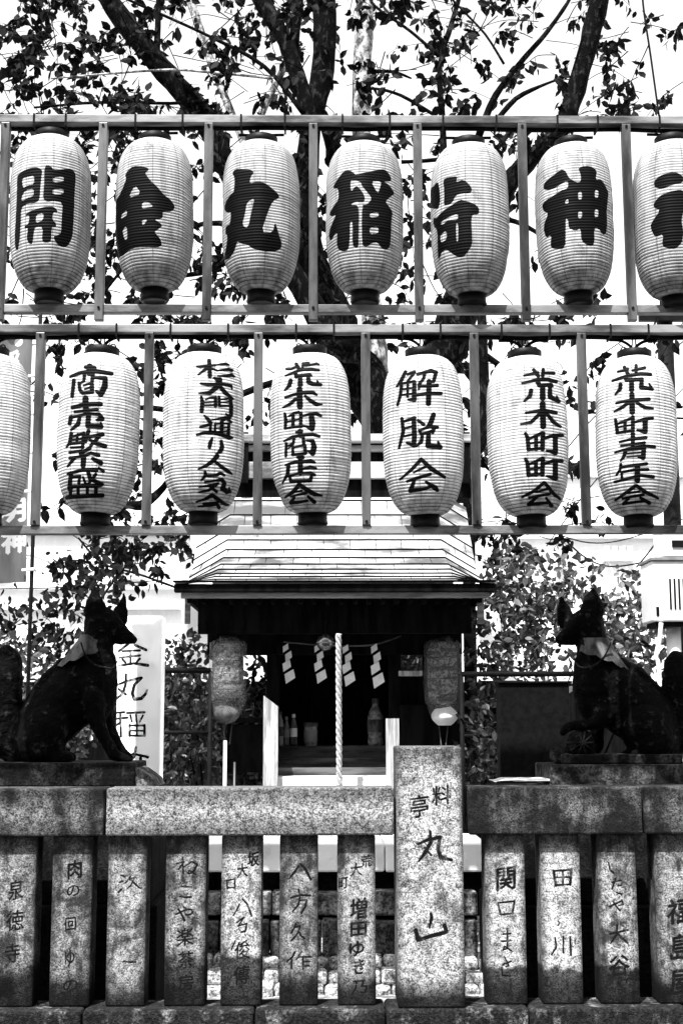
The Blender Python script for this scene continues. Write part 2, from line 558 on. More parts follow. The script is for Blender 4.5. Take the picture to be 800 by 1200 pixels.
def I(): return Ink()
POSTS = [
 # left, right edge at mid height, stain line (photo y), gain, bias, inscription
 (-28, 41, 1128, .75, .02, I().glyph('泉', 19, 1043, 17, 23).glyph('徳', 18, 1079, 20, 24).glyph('寺', 15, 1117, 17, 22)),
 (60, 107, 1150, .62, .05, I().glyph('肉', 88, 1019, 18, 21, .3).glyph('の', 86, 1044, 15, 14).glyph('回', 83, 1083, 13, 15).glyph('ゆ', 82, 1123, 12, 20).glyph('の', 83, 1155, 18, 14)),
 (125.5, 171, 1160, .8, .12, I().strokes(120, 980, 6, "130,275,3 155,285,6; 120,325,4 145,318,6; 115,395,7 135,375,6; 200,285,4 165,330,4; 185,305,4 235,290,4; 225,300,4 200,350,4 175,372,3; 205,310,4 240,345,6 268,368,5; 150,880,4 190,888,6 235,885,4")),
 (193.5, 241, 1120, .78, .02, I().strokes(120, 980, 6, "565,150,4 570,260,5; 525,195,4 575,180,5 535,235,4; 570,220,4 630,180,5 668,200,6 640,255,6 605,265,4 610,240,3 655,270,5; 560,355,5 625,358,5; 545,425,4 585,432,6 625,428,6").glyph('や', 216, 1071, 22, 18).glyph('楽', 217, 1098, 20, 21).glyph('茶', 218, 1125, 18, 20).glyph('房', 218, 1152, 18, 18)),
 (259, 306.5, 1119, 1.15, .3, I().glyph('坂', 297, 1007, 13, 17, .2).glyph('大', 284, 1020, 12, 16, .2).strokes(250, 980, 6, "95,310,4 100,370,5; 95,315,4 155,300,4 150,365,5; 105,365,4 150,362,4; 185,480,5 165,520,5 142,558,3; 205,440,4 240,480,6 270,562,6; 165,610,4 215,570,5 175,635,4; 180,630,4 235,615,5 225,670,6 195,675,4; 155,735,4 130,795,4; 185,765,4 235,735,5").glyph('俊', 284, 1114, 18, 20).glyph('傳', 283, 1143, 18, 22)),
 (327.5, 372.5, 1139, .72, .06, I().strokes(250, 980, 6, "600,210,6 570,255,8 535,298,3; 610,195,5 645,230,9 685,305,7; 600,380,7 605,405,5; 545,435,5 610,415,7 680,418,6; 610,430,6 600,480,6 560,530,4; 605,455,4 655,450,6 645,500,7 620,540,6; 575,815,5 555,850,6 515,885,3; 550,860,5 550,930,6; 620,815,5 585,865,4; 605,850,4 685,850,5; 630,850,5 630,935,6; 635,885,4 680,882,4; 635,915,4 675,912,4").glyph('久', 349, 1092, 18, 21)),
 (395.5, 440, 1145, .95, .2, I().glyph('大', 417, 1019, 13, 15).glyph('荒', 429, 1009, 12, 14).glyph('町', 402, 1035, 11, 14).glyph('増', 420, 1065, 20, 24, .3).glyph('田', 420, 1089, 19, 16, .3).glyph('ゆ', 418, 1112, 19, 17, .2).glyph('き', 421, 1133, 14, 17, .2).glyph('乃', 421, 1157, 18, 16)),
 (569, 616, 1131, 1.15, .3, I().glyph('関', 592.5, 1030, 23, 26, .4).strokes(560, 980, 6, "140,470,6 155,550,7; 140,470,5 255,458,6 240,545,7; 155,552,5 240,545,5; 175,690,5 225,685,5; 165,740,5 232,735,6; 205,650,5 205,790,5 175,800,5 185,775,4 235,808,5; 170,905,4 230,880,5; 185,850,4 215,910,4 195,920,3; 165,925,4 170,980,5 225,985,4")),
 (634, 681, 1134, 1.3, .4, I().strokes(560, 980, 6, "530,245,8 545,345,9; 530,245,6 655,238,7 645,340,9; 545,345,6 645,340,6; 595,240,6 595,340,6; 540,292,5 645,288,6; 560,600,4 572,610,5 560,630,3; 540,715,5 548,780,7 515,835,4; 598,705,5 598,820,6; 645,710,6 652,835,7")),
 (701.5, 747, 1133, .9, .1, I().strokes(690, 980, 6, "135,185,4 145,235,6 170,260,5; 160,325,5 225,310,4; 185,300,5 160,372,5; 200,350,4 225,345,4; 190,395,4 228,410,5; 145,495,6 230,455,6 240,480,5 205,490,3; 165,460,4 215,525,5; 145,690,5 270,660,6; 195,625,6 195,690,6 150,755,3; 205,690,5 230,720,7 268,750,7").glyph('谷', 725, 1132, 24, 25, .3)),
 (769, 817, 1140, .85, .05, I().glyph('福', 795, 1068, 27, 29, .5).glyph('島', 797, 1110, 25, 30, .5).glyph('屋', 798, 1151, 27, 30, .5)),
 (836, 884, 1130, .9, .1, I()),
 (-96, -50, 1130, .8, .05, I()),
]
YP = .035
for a, b_, st, gain, bias, ink in POSTS:
    x0, x1 = P(a, 1080, YP).x, P(b_, 1080, YP).x
    mk = plane_mask('carving', ink, x0, x1, ZP, ZR, YP) if ink.items else None
    zs = P((a + b_) / 2, st, YP).z - (ZP + ZR) / 2
    mt = mat_stone('granite_post', .05, .66, 115, 12, zs, .012 if st in (1131, 1134, 1133, 1119) else .05, gain, mk, .012, bias, edge=((x1 - x0) / 2, (ZR - ZP) / 2))
    o = fbox('carved_post', x0, x1, YP, YP + .12, ZP, ZR - .001, mt, fence, .007)
    uv_front(o, x0, x1, ZP, ZR)
a, b_ = P(465, 1030, -.02).x, P(543, 1030, -.02).x
zt = P(504, 875, -.02).z
ink = I().glyph('料', 517, 932, 22, 23, .1).glyph('亭', 491, 945, 22, 26, .1).strokes(460, 880, 4, "175,378,5 178,430,8 150,480,8 122,518,3; 118,438,5 175,412,8; 180,415,7 222,405,8 212,460,8 225,500,10 275,512,6; 150,455,5 180,490,5; 178,762,5 182,780,8 172,830,4; 108,840,8 118,885,10; 118,888,8 180,868,9 245,852,9; 243,820,9 250,845,9")
mk = plane_mask('carving', ink, a, b_, ZP, zt, -.02, 256, 960)
o = fbox('tall_post', a, b_, -.02, .2, ZP, zt, mat_stone('granite_tall_post', .04, .7, 115, 8, P(504, 1158, -.02).z - (ZP + zt) / 2, .05, 1.0, mk, .01, .35, edge=((b_ - a) / 2, (zt - ZP) / 2)), fence, .008, 'tall wide post carved with a restaurant name')
uv_front(o, a, b_, ZP, zt)
# plinth of blocks along the foot
xs = [P(q, 1190, -.03).x for q in (-150, 96, 298, 452, 620, 806, 960)]
for i in range(len(xs) - 1):
    fbox('plinth_block', xs[i] + .002, xs[i + 1] - .002, -.03, .17, .15, ZP, mat_stone('dark_plinth_stone', .01, .5, 60, 11, bias=-.5, gain=.7, bstr=1.0), fence, .012)  # dark, blotched plinth stone
for i in range(len(xs) - 1):
    fbox('footing_block', xs[i] + .1, xs[i + 1] + .096, -.05, .16, .002, .146, M['dark_block'], fence, .01)

# ------------------------------------------------------------------ lantern racks
def rack(label, py_top, py_low, posts, x0, x1, H=.031, lowH=.031, ties=(), endpost=False, post_low=None):
    r = empty('lantern_rack', (0, 0, P(400, py_top, 0).z), label, 'lantern rack', 'steel racks the lanterns hang from')
    zt, zl = P(400, py_top, 0).z, P(400, py_low, 0).z
    fbox('beam', x0, x1, -.028, .04, zt - H, zt, M['metal'], r, .002)
    fbox('rail', x0, x1, -.02, .02, zl - lowH, zl, M['metal'], r, .002)
    for px in posts:
        x = P(px, (py_top + py_low) / 2, 0).x
        zb = (zl if post_low is None else P(400, post_low, 0).z) + .001
        fbox('upright', x - .0165, x + .0165, -.0275, .0045, zb, zt - H - .001, M['metal_v'], r, .002)
        for zz_ in ((zl - lowH / 2, zt - H - .012) if post_low is not None else (zb + .012, zt - H - .012)):
            bo = MB().lathe([(0, 0), (.0045, .0), (.0055, .002), (.0055, .0045), (0, .0045)], (0, 0, 0), 8).build('bolt', M['rubber'], r)
            bo.rotation_euler = (R(90), 0, 0)
            bo.location = Vector((x, -.0295, zz_)) - wpos(r)
    # cable slung under the beam, tied on every so often
    pts = []
    x = x0 + .02
    while x < x1 - .02:
        pts.append((x, .012 + .012 * noise.noise(Vector((x * 3, 5, py_top))), zt - H - .007 - .006 * abs(noise.noise(Vector((x * 4, 1, py_top))))))
        x += .05
    MB().tube(smooth_path(pts, 2), .0085, 6).build('cable', M['rubber'], r, True)
    for px in ties:
        x = P(px, py_top, 0).x
        t = MB().box(x - .0035, x + .0035, -.031, -.0285, zt - H - .016, zt + .003)
        t.box(x - .0035, x + .0035, -.0285, .043, zt + .0005, zt + .003)
        t.box(x - .0035, x + .0035, -.0285, .043, zt - H - .018, zt - H - .012)
        t.box(x - .0035, x + .0035, .0405, .043, zt - H - .012, zt + .0005)
        t.build('cable_tie', M['rubber'], r)
    return r
UX0 = P(1, 140, 0).x
rk = rack('upper steel lantern rack holding seven lanterns with one big character each', 138.5, 358.5, [5, 120, 244, 367, 489.5, 612.5, 735, 858], UX0, 2.0,
     ties=(42, 79, 160, 215, 283, 334, 401, 456, 518, 580, 651, 698, 770), post_low=377.5)
rk2 = rack('lower steel lantern rack with lanterns carrying columns of small characters', 382.5, 616.5, [-80, 46, 174, 302.5, 428.5, 556, 682.5, 810], -2.0, 2.0,
     ties=(94, 138, 201, 268, 347, 391, 471, 515, 586, 642, 713, 757))
for x in (-1.99, 1.99):
    fbox('support_pole', x - .025, x + .025, .03, .08, .0, P(400, 132, 0).z, M['metal_v'], rk2, .003)
# ------------------------------------------------------------------ lanterns
LR, LH, NR, SUB, SEG = .149, .598, 54, 4, 64
def lrad(t):
    a = abs(2 * t - 1)
    p, q, neck = (3.9, .5, .40) if t > .5 else (3.0, .52, .34)
    return LR * (neck + (1 - neck) * max(0, 1 - a ** p) ** q)
def lantern_shell(seed=0):
    vs, uv, fs = [], [], []
    lr = random.Random(seed)
    dents = [(lr.uniform(-3, 3), lr.uniform(.1, .9), lr.uniform(.3, .8), lr.uniform(.03, .1), lr.uniform(.0015, .0045)) for _ in range(7)]
    rj = [lr.uniform(-.0006, .0006) for _ in range(NR + 2)]
    n = NR * SUB
    for i in range(n + 1):
        t = i / n
        off = (0.0, .0016, .0021, .0016)[i % SUB]
        r = lrad(t) + off * (1 if .02 < t < .98 else 0)
        for k in range(SEG + 1):
            th = -math.pi + 2 * math.pi * k / SEG
            dd = sum(am * math.exp(-((th - a_) / wa_) ** 2 - ((t - b2) / wb_) ** 2) for a_, b2, wa_, wb_, am in dents)
            # nine flat gores between the vertical threads
            fl = .0016 * math.cos(9 * th + seed)
            q = r - (dd + fl) * min(1, 8 * t, 8 * (1 - t)) + rj[i // SUB]
            vs.append((q * math.sin(th), -q * math.cos(th), (t - .5) * LH + .0012 * math.sin(2 * th + seed)))
            uv.append((k / SEG, t))
    for i in range(n):
        for k in range(SEG):
            a = i * (SEG + 1) + k
            fs.append((a, a + 1, a + SEG + 2, a + SEG + 1))
    return vs, uv, fs

def mat_lantern(mask, seam=.0, dirt=.5, shade=1.0):
    m = MN('lantern_paper')
    uv = m.n('ShaderNodeUVMap')
    sp = m.n('ShaderNodeSeparateXYZ')
    m.l(uv.outputs[0], sp.inputs[0])
    v = m.coord()
    u, t = sp.outputs[0], sp.outputs[1]
    # bamboo hoops showing through the paper
    f = m.math('FRACT', m.math('MULTIPLY', t, NR))
    d = m.math('ABSOLUTE', m.math('SUBTRACT', f, .5))
    hoop = m.ramp(d, .27, .45, 0, 1)
    hn = m.noise(v, 9, 3, .6)
    wn = m.n('ShaderNodeTexWhiteNoise', noise_dimensions='1D')
    m.l(m.math('FLOOR', m.math('ADD', m.math('MULTIPLY', t, NR), .5)), wn.inputs['W'])
    hn = m.math('MULTIPLY_ADD', wn.outputs[0], .25, m.math('SUBTRACT', hn, .12))
    hoop = m.math('MULTIPLY', hoop, m.ramp(hn, .3, .7, .55, 1))
    # pasted seams between the paper gores
    g = m.math('FRACT', m.math('ADD', m.math('MULTIPLY', u, 9), seam))
    gd = m.math('ABSOLUTE', m.math('SUBTRACT', g, .5))
    gore = m.ramp(gd, .0, .035, 1, 0)
    base = m.ramp(m.noise(v, 5, 4, .6), .25, .75, .50 * shade, .66 * shade)
    streak = m.noise(m.coord((14, 14, .7)), 3, 4, .65)
    base = m.math('MULTIPLY', base, m.ramp(streak, .36, .56, .72, 1.0))
    smudge = m.noise(m.coord(), 11, 5, .7, 1.0)
    base = m.math('MULTIPLY', base, m.ramp(smudge, .32, .46, .62, 1.0))
    # foot darkened by soot and weather
    soot = m.math('MULTIPLY', m.ramp(t, .02, .24, 1, 0), m.ramp(m.noise(m.coord((7, 7, .8)), 4, 3, .6), .3, .7, .1, 1))
    col = m.math('MULTIPLY', base, m.math('SUBTRACT', 1.0, m.math('MULTIPLY', hoop, .8)))
    col = m.math('MULTIPLY', col, m.math('SUBTRACT', 1.0, m.math('MULTIPLY', gore, .5)))
    col = m.math('MULTIPLY', col, m.math('SUBTRACT', 1.0, m.math('MULTIPLY', soot, dirt)))
    rough = .85
    ink = None
    if mask is not None:
        im = m.n('ShaderNodeTexImage')
        im.image = mask
        im.extension = 'CLIP'
        m.l(uv.outputs[0], im.inputs['Vector'])
        ink = im.outputs['Color']
        mx = m.n('ShaderNodeMix')
        m.l(ink, mx.inputs[0]); m.l(col, mx.inputs[2]); mx.inputs[3].default_value = .002
        col = mx.outputs[0]
        rough = m.ramp(ink, 0, 1, .85, .6)
    b = m.bsdf(col, rough, 0, .1)
    tr = m.n('ShaderNodeBsdfTranslucent')
    m.l(col, tr.inputs['Color'])
    mx = m.n('ShaderNodeMixShader')
    mx.inputs[0].default_value = .3
    m.l(b.outputs[0], mx.inputs[1]); m.l(tr.outputs[0], mx.inputs[2])
    return m.fin(mx)

def lantern_mask(ink, mat4, w_=1024, h_=640):
    u, v = np.meshgrid((np.arange(w_) + .5) / w_, (np.arange(h_) + .5) / h_)
    th = (u.ravel() - .5) * 2 * np.pi
    rr = np.array([lrad(t) for t in (np.arange(h_) + .5) / h_])[(v.ravel() * h_).astype(int)]
    pts = np.stack([rr * np.sin(th), -rr * np.cos(th), (v.ravel() - .5) * LH], 1)
    m3 = np.array(mat4)
    pts = pts @ m3[:3, :3].T + m3[:3, 3]
    front = abs(th) < R(96)
    out = np.zeros(u.size, np.float32)
    out[front] = ink.sample(project(pts[front]))
    return mask_image('lantern_writing', out.reshape(h_, w_))

# one lantern, then copies
proto = {}
def shade_mesh(seed):
    v_, uv_, f_ = lantern_shell(seed)
    me = bpy.data.meshes.new('paper_shade')
    me.from_pydata(v_, [], f_)
    me.polygons.foreach_set('use_smooth', [True] * len(me.polygons))
    ul = me.uv_layers.new(name='UVMap')
    idx = np.empty(len(me.loops), dtype=np.int32)
    me.loops.foreach_get('vertex_index', idx)
    ul.data.foreach_set('uv', np.array(uv_, dtype=np.float32)[idx].ravel())
    me.materials.append(M['paper_white'])
    return me
def ring_mesh(name, prof, mat):
    mb = MB().lathe(prof, n=32)
    m_ = bpy.data.meshes.new(name)
    m_.from_pydata(mb.v, [], mb.f)
    m_.polygons.foreach_set('use_smooth', [True] * len(m_.polygons))
    m_.materials.append(mat)
    return m_
zt, zb = LH / 2, -LH / 2
rt, rb = lrad(1), lrad(0)
proto['top_ring'] = ring_mesh('top_ring', [(rt - .006, zt - .006), (rt + .004, zt - .006), (rt + .005, zt + .03), (rt - .001, zt + .034), (rt - .006, zt + .03), (rt - .006, zt - .006)], M['black'])
proto['bottom_ring'] = ring_mesh('bottom_ring', [(rb - .006, zb + .006), (rb + .003, zb + .006), (rb + .004, zb - .03), (rb + .007, zb - .036), (rb + .001, zb - .046), (rb - .008, zb - .046), (rb - .012, zb - .04), (.0, zb - .04)], M['black'])
def handle_mesh(gap):
    mb = MB()
    for s in (-1, 1):
        mb.tube(smooth_path([(s * rt * .9, 0, zt + .03), (s * rt * .72, 0, zt + .05), (s * .012, 0, zt + .028 + gap * .25), (s * .006, 0, zt + .03 + gap)], 4), .0026, 6)
        mb.tube(smooth_path([(s * .004, .01, zt + .034), (s * .012, .01, zt + .034 + gap * .45), (s * .045, .012, zt + .03 + gap * .95), (s * .09, .012, zt + .03 + gap * 1.0)], 5), .006, 6)
    mb.tube([(0, .01, zt - .03), (0, .01, zt + .04)], .014, 10)
    m_ = bpy.data.meshes.new('hanger')
    m_.from_pydata(mb.v, [], mb.f)
    m_.polygons.foreach_set('use_smooth', [True] * len(m_.polygons))
    m_.materials.append(M['rubber'])
    return m_
hang_u, hang_l = handle_mesh(.022), handle_mesh(.05)

K8 = 8.0
def B(ox, oy, k=8.0): return ox, oy, k
ink_kai = (I().poly(10, 180, 8, [(90,195),(150,160),(250,125),(300,140),(320,165),(310,230),(300,340),(295,430),(260,465),(190,470),(140,500),(125,530),(120,700),(105,850),(85,920),(65,880),(60,780),(70,600),(80,400),(80,240)],
                  [[(132,240),(180,225),(243,205),(240,285),(185,300),(140,325)], [(132,400),(170,345),(240,330),(238,400),(180,420),(130,450)]])
  .poly(10, 180, 8, [(340,115),(390,115),(430,160),(500,152),(570,140),(610,160),(632,210),(620,350),(612,600),(605,750),(595,800),(560,870),(510,885),(460,860),(415,785),(470,765),(495,740),(500,620),(510,460),(420,450),(370,460),(325,430),(335,300)],
        [[(418,230),(520,220),(517,265),(418,275)], [(415,340),(520,335),(515,382),(418,390)]])
  .poly(10, 180, 8, [(165,570),(240,525),(330,505),(400,495),(450,520),(465,555),(420,555),(410,620),(450,660),(445,700),(405,690),(405,820),(380,840),(340,840),(315,820),(325,690),(255,690),(240,740),(230,850),(200,850),(175,800),(190,700),(160,710),(158,680),(195,660),(200,580),(170,590)],
        [[(262,575),(330,560),(328,625),(258,655)]]))
ink_kin = I().poly(130, 180, 8, [(135,205),(165,160),(215,120),(300,120),(360,145),(350,165),(320,185),(370,255),(430,310),(500,390),(560,430),(600,490),(590,530),(560,545),(485,548),(490,600),(460,620),(410,625),(460,650),(485,680),(450,710),(408,742),(440,770),(475,820),(480,865),(430,885),(370,880),(250,880),(160,915),(100,960),(60,985),(20,955),(30,820),(35,740),(35,650),(30,540),(55,440),(110,330),(150,240)],
  [[(228,298),(285,375),(170,425)], [(295,460),(350,455),(400,500),(350,508),(295,522)], [(90,615),(115,560),(155,535),(158,580)], [(290,630),(348,622),(300,678)], [(108,720),(155,680),(160,800),(130,812)]])
ink_maru = I().poly(255, 190, 8, [(140,105),(170,70),(235,65),(310,70),(345,100),(310,140),(300,205),(380,178),(450,200),(520,250),(570,300),(580,335),(520,360),(470,470),(410,660),(515,660),(540,550),(570,670),(600,760),(590,815),(530,838),(430,840),(330,815),(280,775),(220,770),(190,745),(165,840),(110,910),(65,925),(75,850),(95,690),(70,670),(80,600),(120,585),(130,470),(90,480),(62,450),(65,390),(110,320),(160,280),(165,150)],
  [[(275,380),(350,335),(320,450),(285,620),(230,595),(260,480)]])
ink_ina = I().poly(380, 190, 8, [(75,240),(120,170),(185,80),(230,72),(270,95),(295,120),(400,90),(540,60),(590,90),(625,150),(620,182),(550,180),(600,210),(660,295),(620,320),(565,370),(600,410),(638,475),(625,520),(620,700),(610,800),(570,825),(530,800),(500,750),(440,755),(420,780),(380,795),(350,770),(350,400),(400,395),(445,340),(400,280),(350,225),(340,185),(270,170),(245,170),(245,280),(300,215),(350,270),(382,330),(370,380),(290,370),(245,400),(300,400),(325,430),(322,700),(320,790),(295,805),(260,780),(265,560),(240,560),(240,700),(225,820),(180,843),(130,825),(120,760),(125,650),(60,745),(45,720),(45,640),(75,570),(115,495),(60,515),(42,480),(80,420),(130,360),(130,250),(95,250)],
  [[(435,178),(535,178),(515,250),(500,290)], [(425,480),(505,468),(505,510),(425,515)], [(425,610),(505,602),(505,665),(425,670)]])
ink_ka = (I().poly(500, 190, 8, [(20,270),(60,230),(85,200),(110,190),(125,260),(130,380),(110,440),(70,440),(25,430),(20,330)])
  .poly(500, 190, 8, [(155,165),(200,140),(290,128),(270,190),(340,160),(400,210),(425,260),(400,295),(330,290),(270,310),(235,385),(180,405),(160,400),(165,280)])
  .poly(500, 190, 8, [(60,520),(90,530),(150,460),(230,400),(310,350),(360,360),(470,400),(492,450),(480,488),(430,490),(415,530),(420,660),(425,770),(380,850),(340,890),(290,890),(240,860),(185,820),(150,840),(115,915),(100,890),(100,640),(60,600)],
        [[(125,580),(200,515),(290,480),(290,540),(200,540),(150,590)], [(272,575),(292,575),(292,740),(276,738)], [(130,690),(185,640),(188,725),(135,760)]]))
ink_kami = I().poly(625, 180, 8, [(90,290),(130,240),(250,145),(300,160),(330,230),(400,270),(440,262),(440,200),(415,140),(450,118),(520,118),(590,160),(575,250),(630,240),(670,300),(700,370),(690,450),(690,700),(680,755),(650,765),(600,700),(565,700),(565,860),(520,872),(445,820),(440,700),(390,725),(325,700),(322,620),(300,610),(300,700),(298,890),(180,892),(160,870),(165,760),(120,795),(90,690),(140,560),(95,540),(80,490),(110,440),(250,345),(320,325),(322,265),(290,265),(160,340),(100,340)],
  [[(415,362),(447,355),(452,425),(415,430)], [(568,350),(600,345),(600,415),(568,420)], [(415,545),(452,540),(450,600),(415,605)], [(568,530),(602,525),(602,595),(568,598)], [(292,450),(322,422),(326,465),(300,470)]])
ink_sha = (I().poly(740, 160, 5.71, [(145,300),(180,265),(280,232),(343,265),(343,310),(270,325),(200,355),(150,340)])
  .poly(740, 160, 5.71, [(140,450),(180,400),(250,370),(320,355),(343,365),(400,410),(390,470),(345,500),(330,560),(345,640),(335,710),(290,755),(240,750),(200,735),(210,650),(155,675),(125,620),(125,580),(190,490),(150,480)])
  .strokes(740, 160, 5.71, "450,300,34 450,700,34; 375,470,24 520,445,28; 365,705,24 540,690,32"))

ink1 = I().strokes(70, 420, 7.06, """215,75,12 290,80,14; 250,70,22 245,120,22; 95,155,9 180,120,13 290,105,15 430,125,14; 122,185,12 108,318,11; 290,160,9 380,165,16 375,230,22 342,300,18 305,272,9; 205,140,12 200,190,9 160,215,6; 275,130,14 268,200,12;
 160,205,9 170,265,12 190,290,12; 190,290,12 270,280,15 268,215,14; 200,225,7 265,205,10; 210,255,6 262,240,8; 215,335,22 220,440,20; 110,410,12 200,385,16 340,380,15; 130,445,10 310,425,12; 98,490,14 88,545,12; 110,490,9 230,460,10 330,465,12 350,500,19 310,512,9; 165,495,12 155,545,15 100,595,7; 240,480,18 235,560,18 345,565,16 342,535,7;
 100,625,11 88,700,11 65,737,7; 110,650,8 200,622,12; 150,630,8 140,705,8; 90,680,7 190,665,8; 80,712,9 220,690,10; 198,640,12 190,740,12; 100,742,8 195,735,9; 240,602,14 215,690,12; 250,650,10 355,630,15; 335,640,12 262,720,12; 250,675,10 300,705,14 375,725,16; 88,782,9 180,765,9; 250,745,14 170,790,11; 88,828,9 200,810,11 260,785,11 322,802,13; 200,815,20 195,890,18; 125,825,13 72,897,7; 275,832,12 340,865,18; 325,908,8 360,932,12;
 75,958,9 190,925,13 305,925,15; 98,965,14 85,1085,13; 115,985,8 168,978,9 160,1035,10; 235,930,13 255,1000,14 350,1042,14; 300,960,10 240,1042,9 185,1050,8; 195,985,7 215,1035,9; 85,1068,11 335,1052,13; 100,1070,11 90,1150,11; 155,1070,10 155,1135,10; 232,1070,10 230,1135,10; 302,1065,12 300,1135,12; 65,1152,14 355,1132,14""", 1.15, .42)
ink2 = I().strokes(215, 415, 11.43, """185,168,11 230,170,18 310,155,14 430,145,12; 345,85,22 355,290,24; 310,190,20 200,277,8; 385,190,12 450,217,10; 440,142,8 560,130,16 605,142,10; 450,218,7 600,202,18 650,216,16; 460,288,7 560,292,15 645,278,20 680,300,10;
 235,395,12 330,405,20 520,400,18 635,425,18 650,460,8; 410,315,12 480,345,32 455,430,30 355,515,24 210,525,7; 480,425,20 560,520,24 670,598,10; 240,570,13 255,640,22 245,765,22; 300,607,8 350,582,10 430,573,12; 430,575,16 430,688,20; 290,647,7 420,633,8; 290,687,8 420,678,9; 475,570,14 480,690,15; 480,607,7 600,592,10; 490,647,7 610,635,8; 480,692,12 620,690,11; 630,600,20 642,700,26 640,800,26 620,840,22 565,797,7;
 280,820,9 330,870,22 370,920,18; 230,975,14 330,945,16 370,930,13; 365,930,13 362,1040,17; 185,1080,14 280,1050,18 400,1042,20 520,1075,22 620,1112,24 665,1115,10; 385,877,7 480,862,12 560,845,16 640,908,14; 560,862,14 500,905,13; 425,930,11 428,1045,11; 425,930,9 600,925,11; 605,930,16 605,1085,20; 430,985,6 600,980,6; 430,1032,6 600,1030,6; 512,910,20 515,1060,20""", 1.15, .42)
ink2.strokes(215, 505, 11.43, """390,90,12 360,160,24 350,215,20; 510,130,16 520,210,24 490,275,24 440,300,8; 450,335,26 400,395,24 310,460,18 205,510,9; 430,412,16 520,490,20 600,545,20 650,575,9; 290,545,14 300,590,20 240,660,9; 310,600,12 440,590,16 490,562,18 540,592,13; 290,682,10 430,662,12 510,650,20 545,700,22 520,770,28 580,812,26 618,808,18 612,758,7; 215,750,8 320,732,12 460,702,14; 350,735,11 440,808,16; 440,722,13 340,790,15 210,820,7;
 385,858,24 280,915,14 175,950,7; 390,862,22 480,930,20 570,988,16 600,990,7; 270,972,11 460,952,12; 300,985,11 255,1012,10; 200,1012,8 300,1000,11 440,985,12; 440,965,18 475,1025,18""", 1.15, .42)
ink3 = I().strokes(320, 415, 11.43, """180,200,9 240,200,12 290,175,11 340,168,10; 310,130,17 350,200,22; 405,125,14 395,180,14; 400,125,14 470,120,16; 430,152,14 500,142,11 580,125,14 610,135,9; 170,290,9 260,250,13 380,208,18 520,200,18 610,212,14; 300,240,20 310,300,22 400,285,18 490,275,20 515,287,9; 235,355,24 215,420,22 160,485,9; 365,310,22 365,405,30; 470,300,20 475,370,26 530,398,24 635,408,18; 590,350,7 600,390,18;
 355,470,32 358,695,34; 165,580,12 270,542,16 420,512,20 530,510,22 582,540,12; 300,600,20 220,670,18 135,715,8; 430,560,14 500,620,22 580,665,22 655,668,7; 155,795,13 165,880,18 162,995,14; 200,832,8 270,788,14 340,775,17; 370,790,20 368,965,20; 165,995,11 260,975,14 380,965,16; 175,903,8 370,862,11; 262,800,18 262,970,20; 390,825,11 500,795,16 580,790,22 640,820,16; 515,840,32 525,920,36 520,995,30 445,965,13 395,955,11""", 1.15, .42)
ink3.strokes(320, 500, 11.43, """310,72,13 380,60,20; 360,60,28 365,125,22; 150,195,9 260,135,18 400,110,18 530,100,20 615,125,16; 178,225,15 173,398,13; 190,262,7 262,215,9; 445,180,8 530,190,22 548,270,32 528,350,32 475,325,13; 280,160,16 270,225,14 205,290,6; 405,140,18 412,235,18; 425,250,18 435,345,20; 262,265,14 268,368,17; 290,272,11 420,245,14; 260,375,16 430,358,18;
 330,410,14 400,410,20; 365,410,26 365,470,24; 170,515,11 290,470,18 420,465,16 500,455,22 555,475,14; 208,525,20 195,640,18 135,755,8; 365,480,28 365,620,28; 400,562,12 500,537,18 575,552,11; 200,662,12 330,627,13 500,617,18 555,642,16; 520,640,16 500,710,20; 225,680,14 240,732,18 500,722,18;
 345,778,24 270,870,22 160,955,9; 360,778,22 450,840,24 550,900,24 645,920,11; 285,878,8 385,852,10; 240,937,8 340,907,12 450,882,13; 285,945,13 245,1020,20 340,1012,16 460,988,12; 470,935,14 550,1005,22""", 1.15, .42)
ink4 = I().strokes(455, 420, 7.06, """140,110,12 100,190,12 70,230,6; 160,130,9 215,112,12; 212,125,9 160,185,8; 108,205,11 98,300,11 75,385,7; 115,205,8 215,190,10; 215,195,13 212,340,17 165,340,7; 160,205,8 158,315,8; 105,255,7 210,243,7; 100,302,7 210,290,7; 240,130,9 350,102,14 392,118,12; 390,120,12 372,190,12 350,195,8; 300,120,11 290,165,10 248,222,8; 262,195,11 252,250,8; 272,230,9 400,225,12; 235,302,9 330,287,12 430,292,12; 335,190,17 330,370,18;
 110,495,11 122,600,13 85,740,8; 120,522,8 215,492,13; 210,500,15 215,640,17 210,718,16 150,695,7; 135,577,7 205,560,8; 130,642,7 205,627,8; 245,512,9 290,545,12; 372,465,16 350,530,18 320,570,12; 265,592,8 340,562,11 400,570,12; 255,595,9 278,640,11; 285,622,8 365,600,11; 378,570,14 365,612,11; 278,645,12 270,690,12 230,725,7; 330,620,15 327,720,19 425,735,16; 408,690,6 420,735,14;
 270,832,12 200,910,12 95,1000,6; 275,837,12 350,910,16 460,985,9; 210,942,6 290,902,9 310,892,7; 155,1015,9 250,985,11 345,957,10; 212,1015,11 182,1092,16 290,1080,11 345,1062,9; 310,1020,8 385,1072,18 400,1092,11""", 1.15, .42)
def machi(dy): return ";".join(" ".join("%g,%g,%g" % (a, b + dy, c) for a, b, c in st) for st in parse("105,570,10 120,600,13 130,697,14; 135,612,8 240,567,12; 245,570,14 240,697,15; 190,600,13 190,697,13; 130,650,7 240,640,8; 125,700,10 240,690,10; 260,610,9 330,587,12 395,587,12; 347,600,17 345,725,18 275,710,7"))
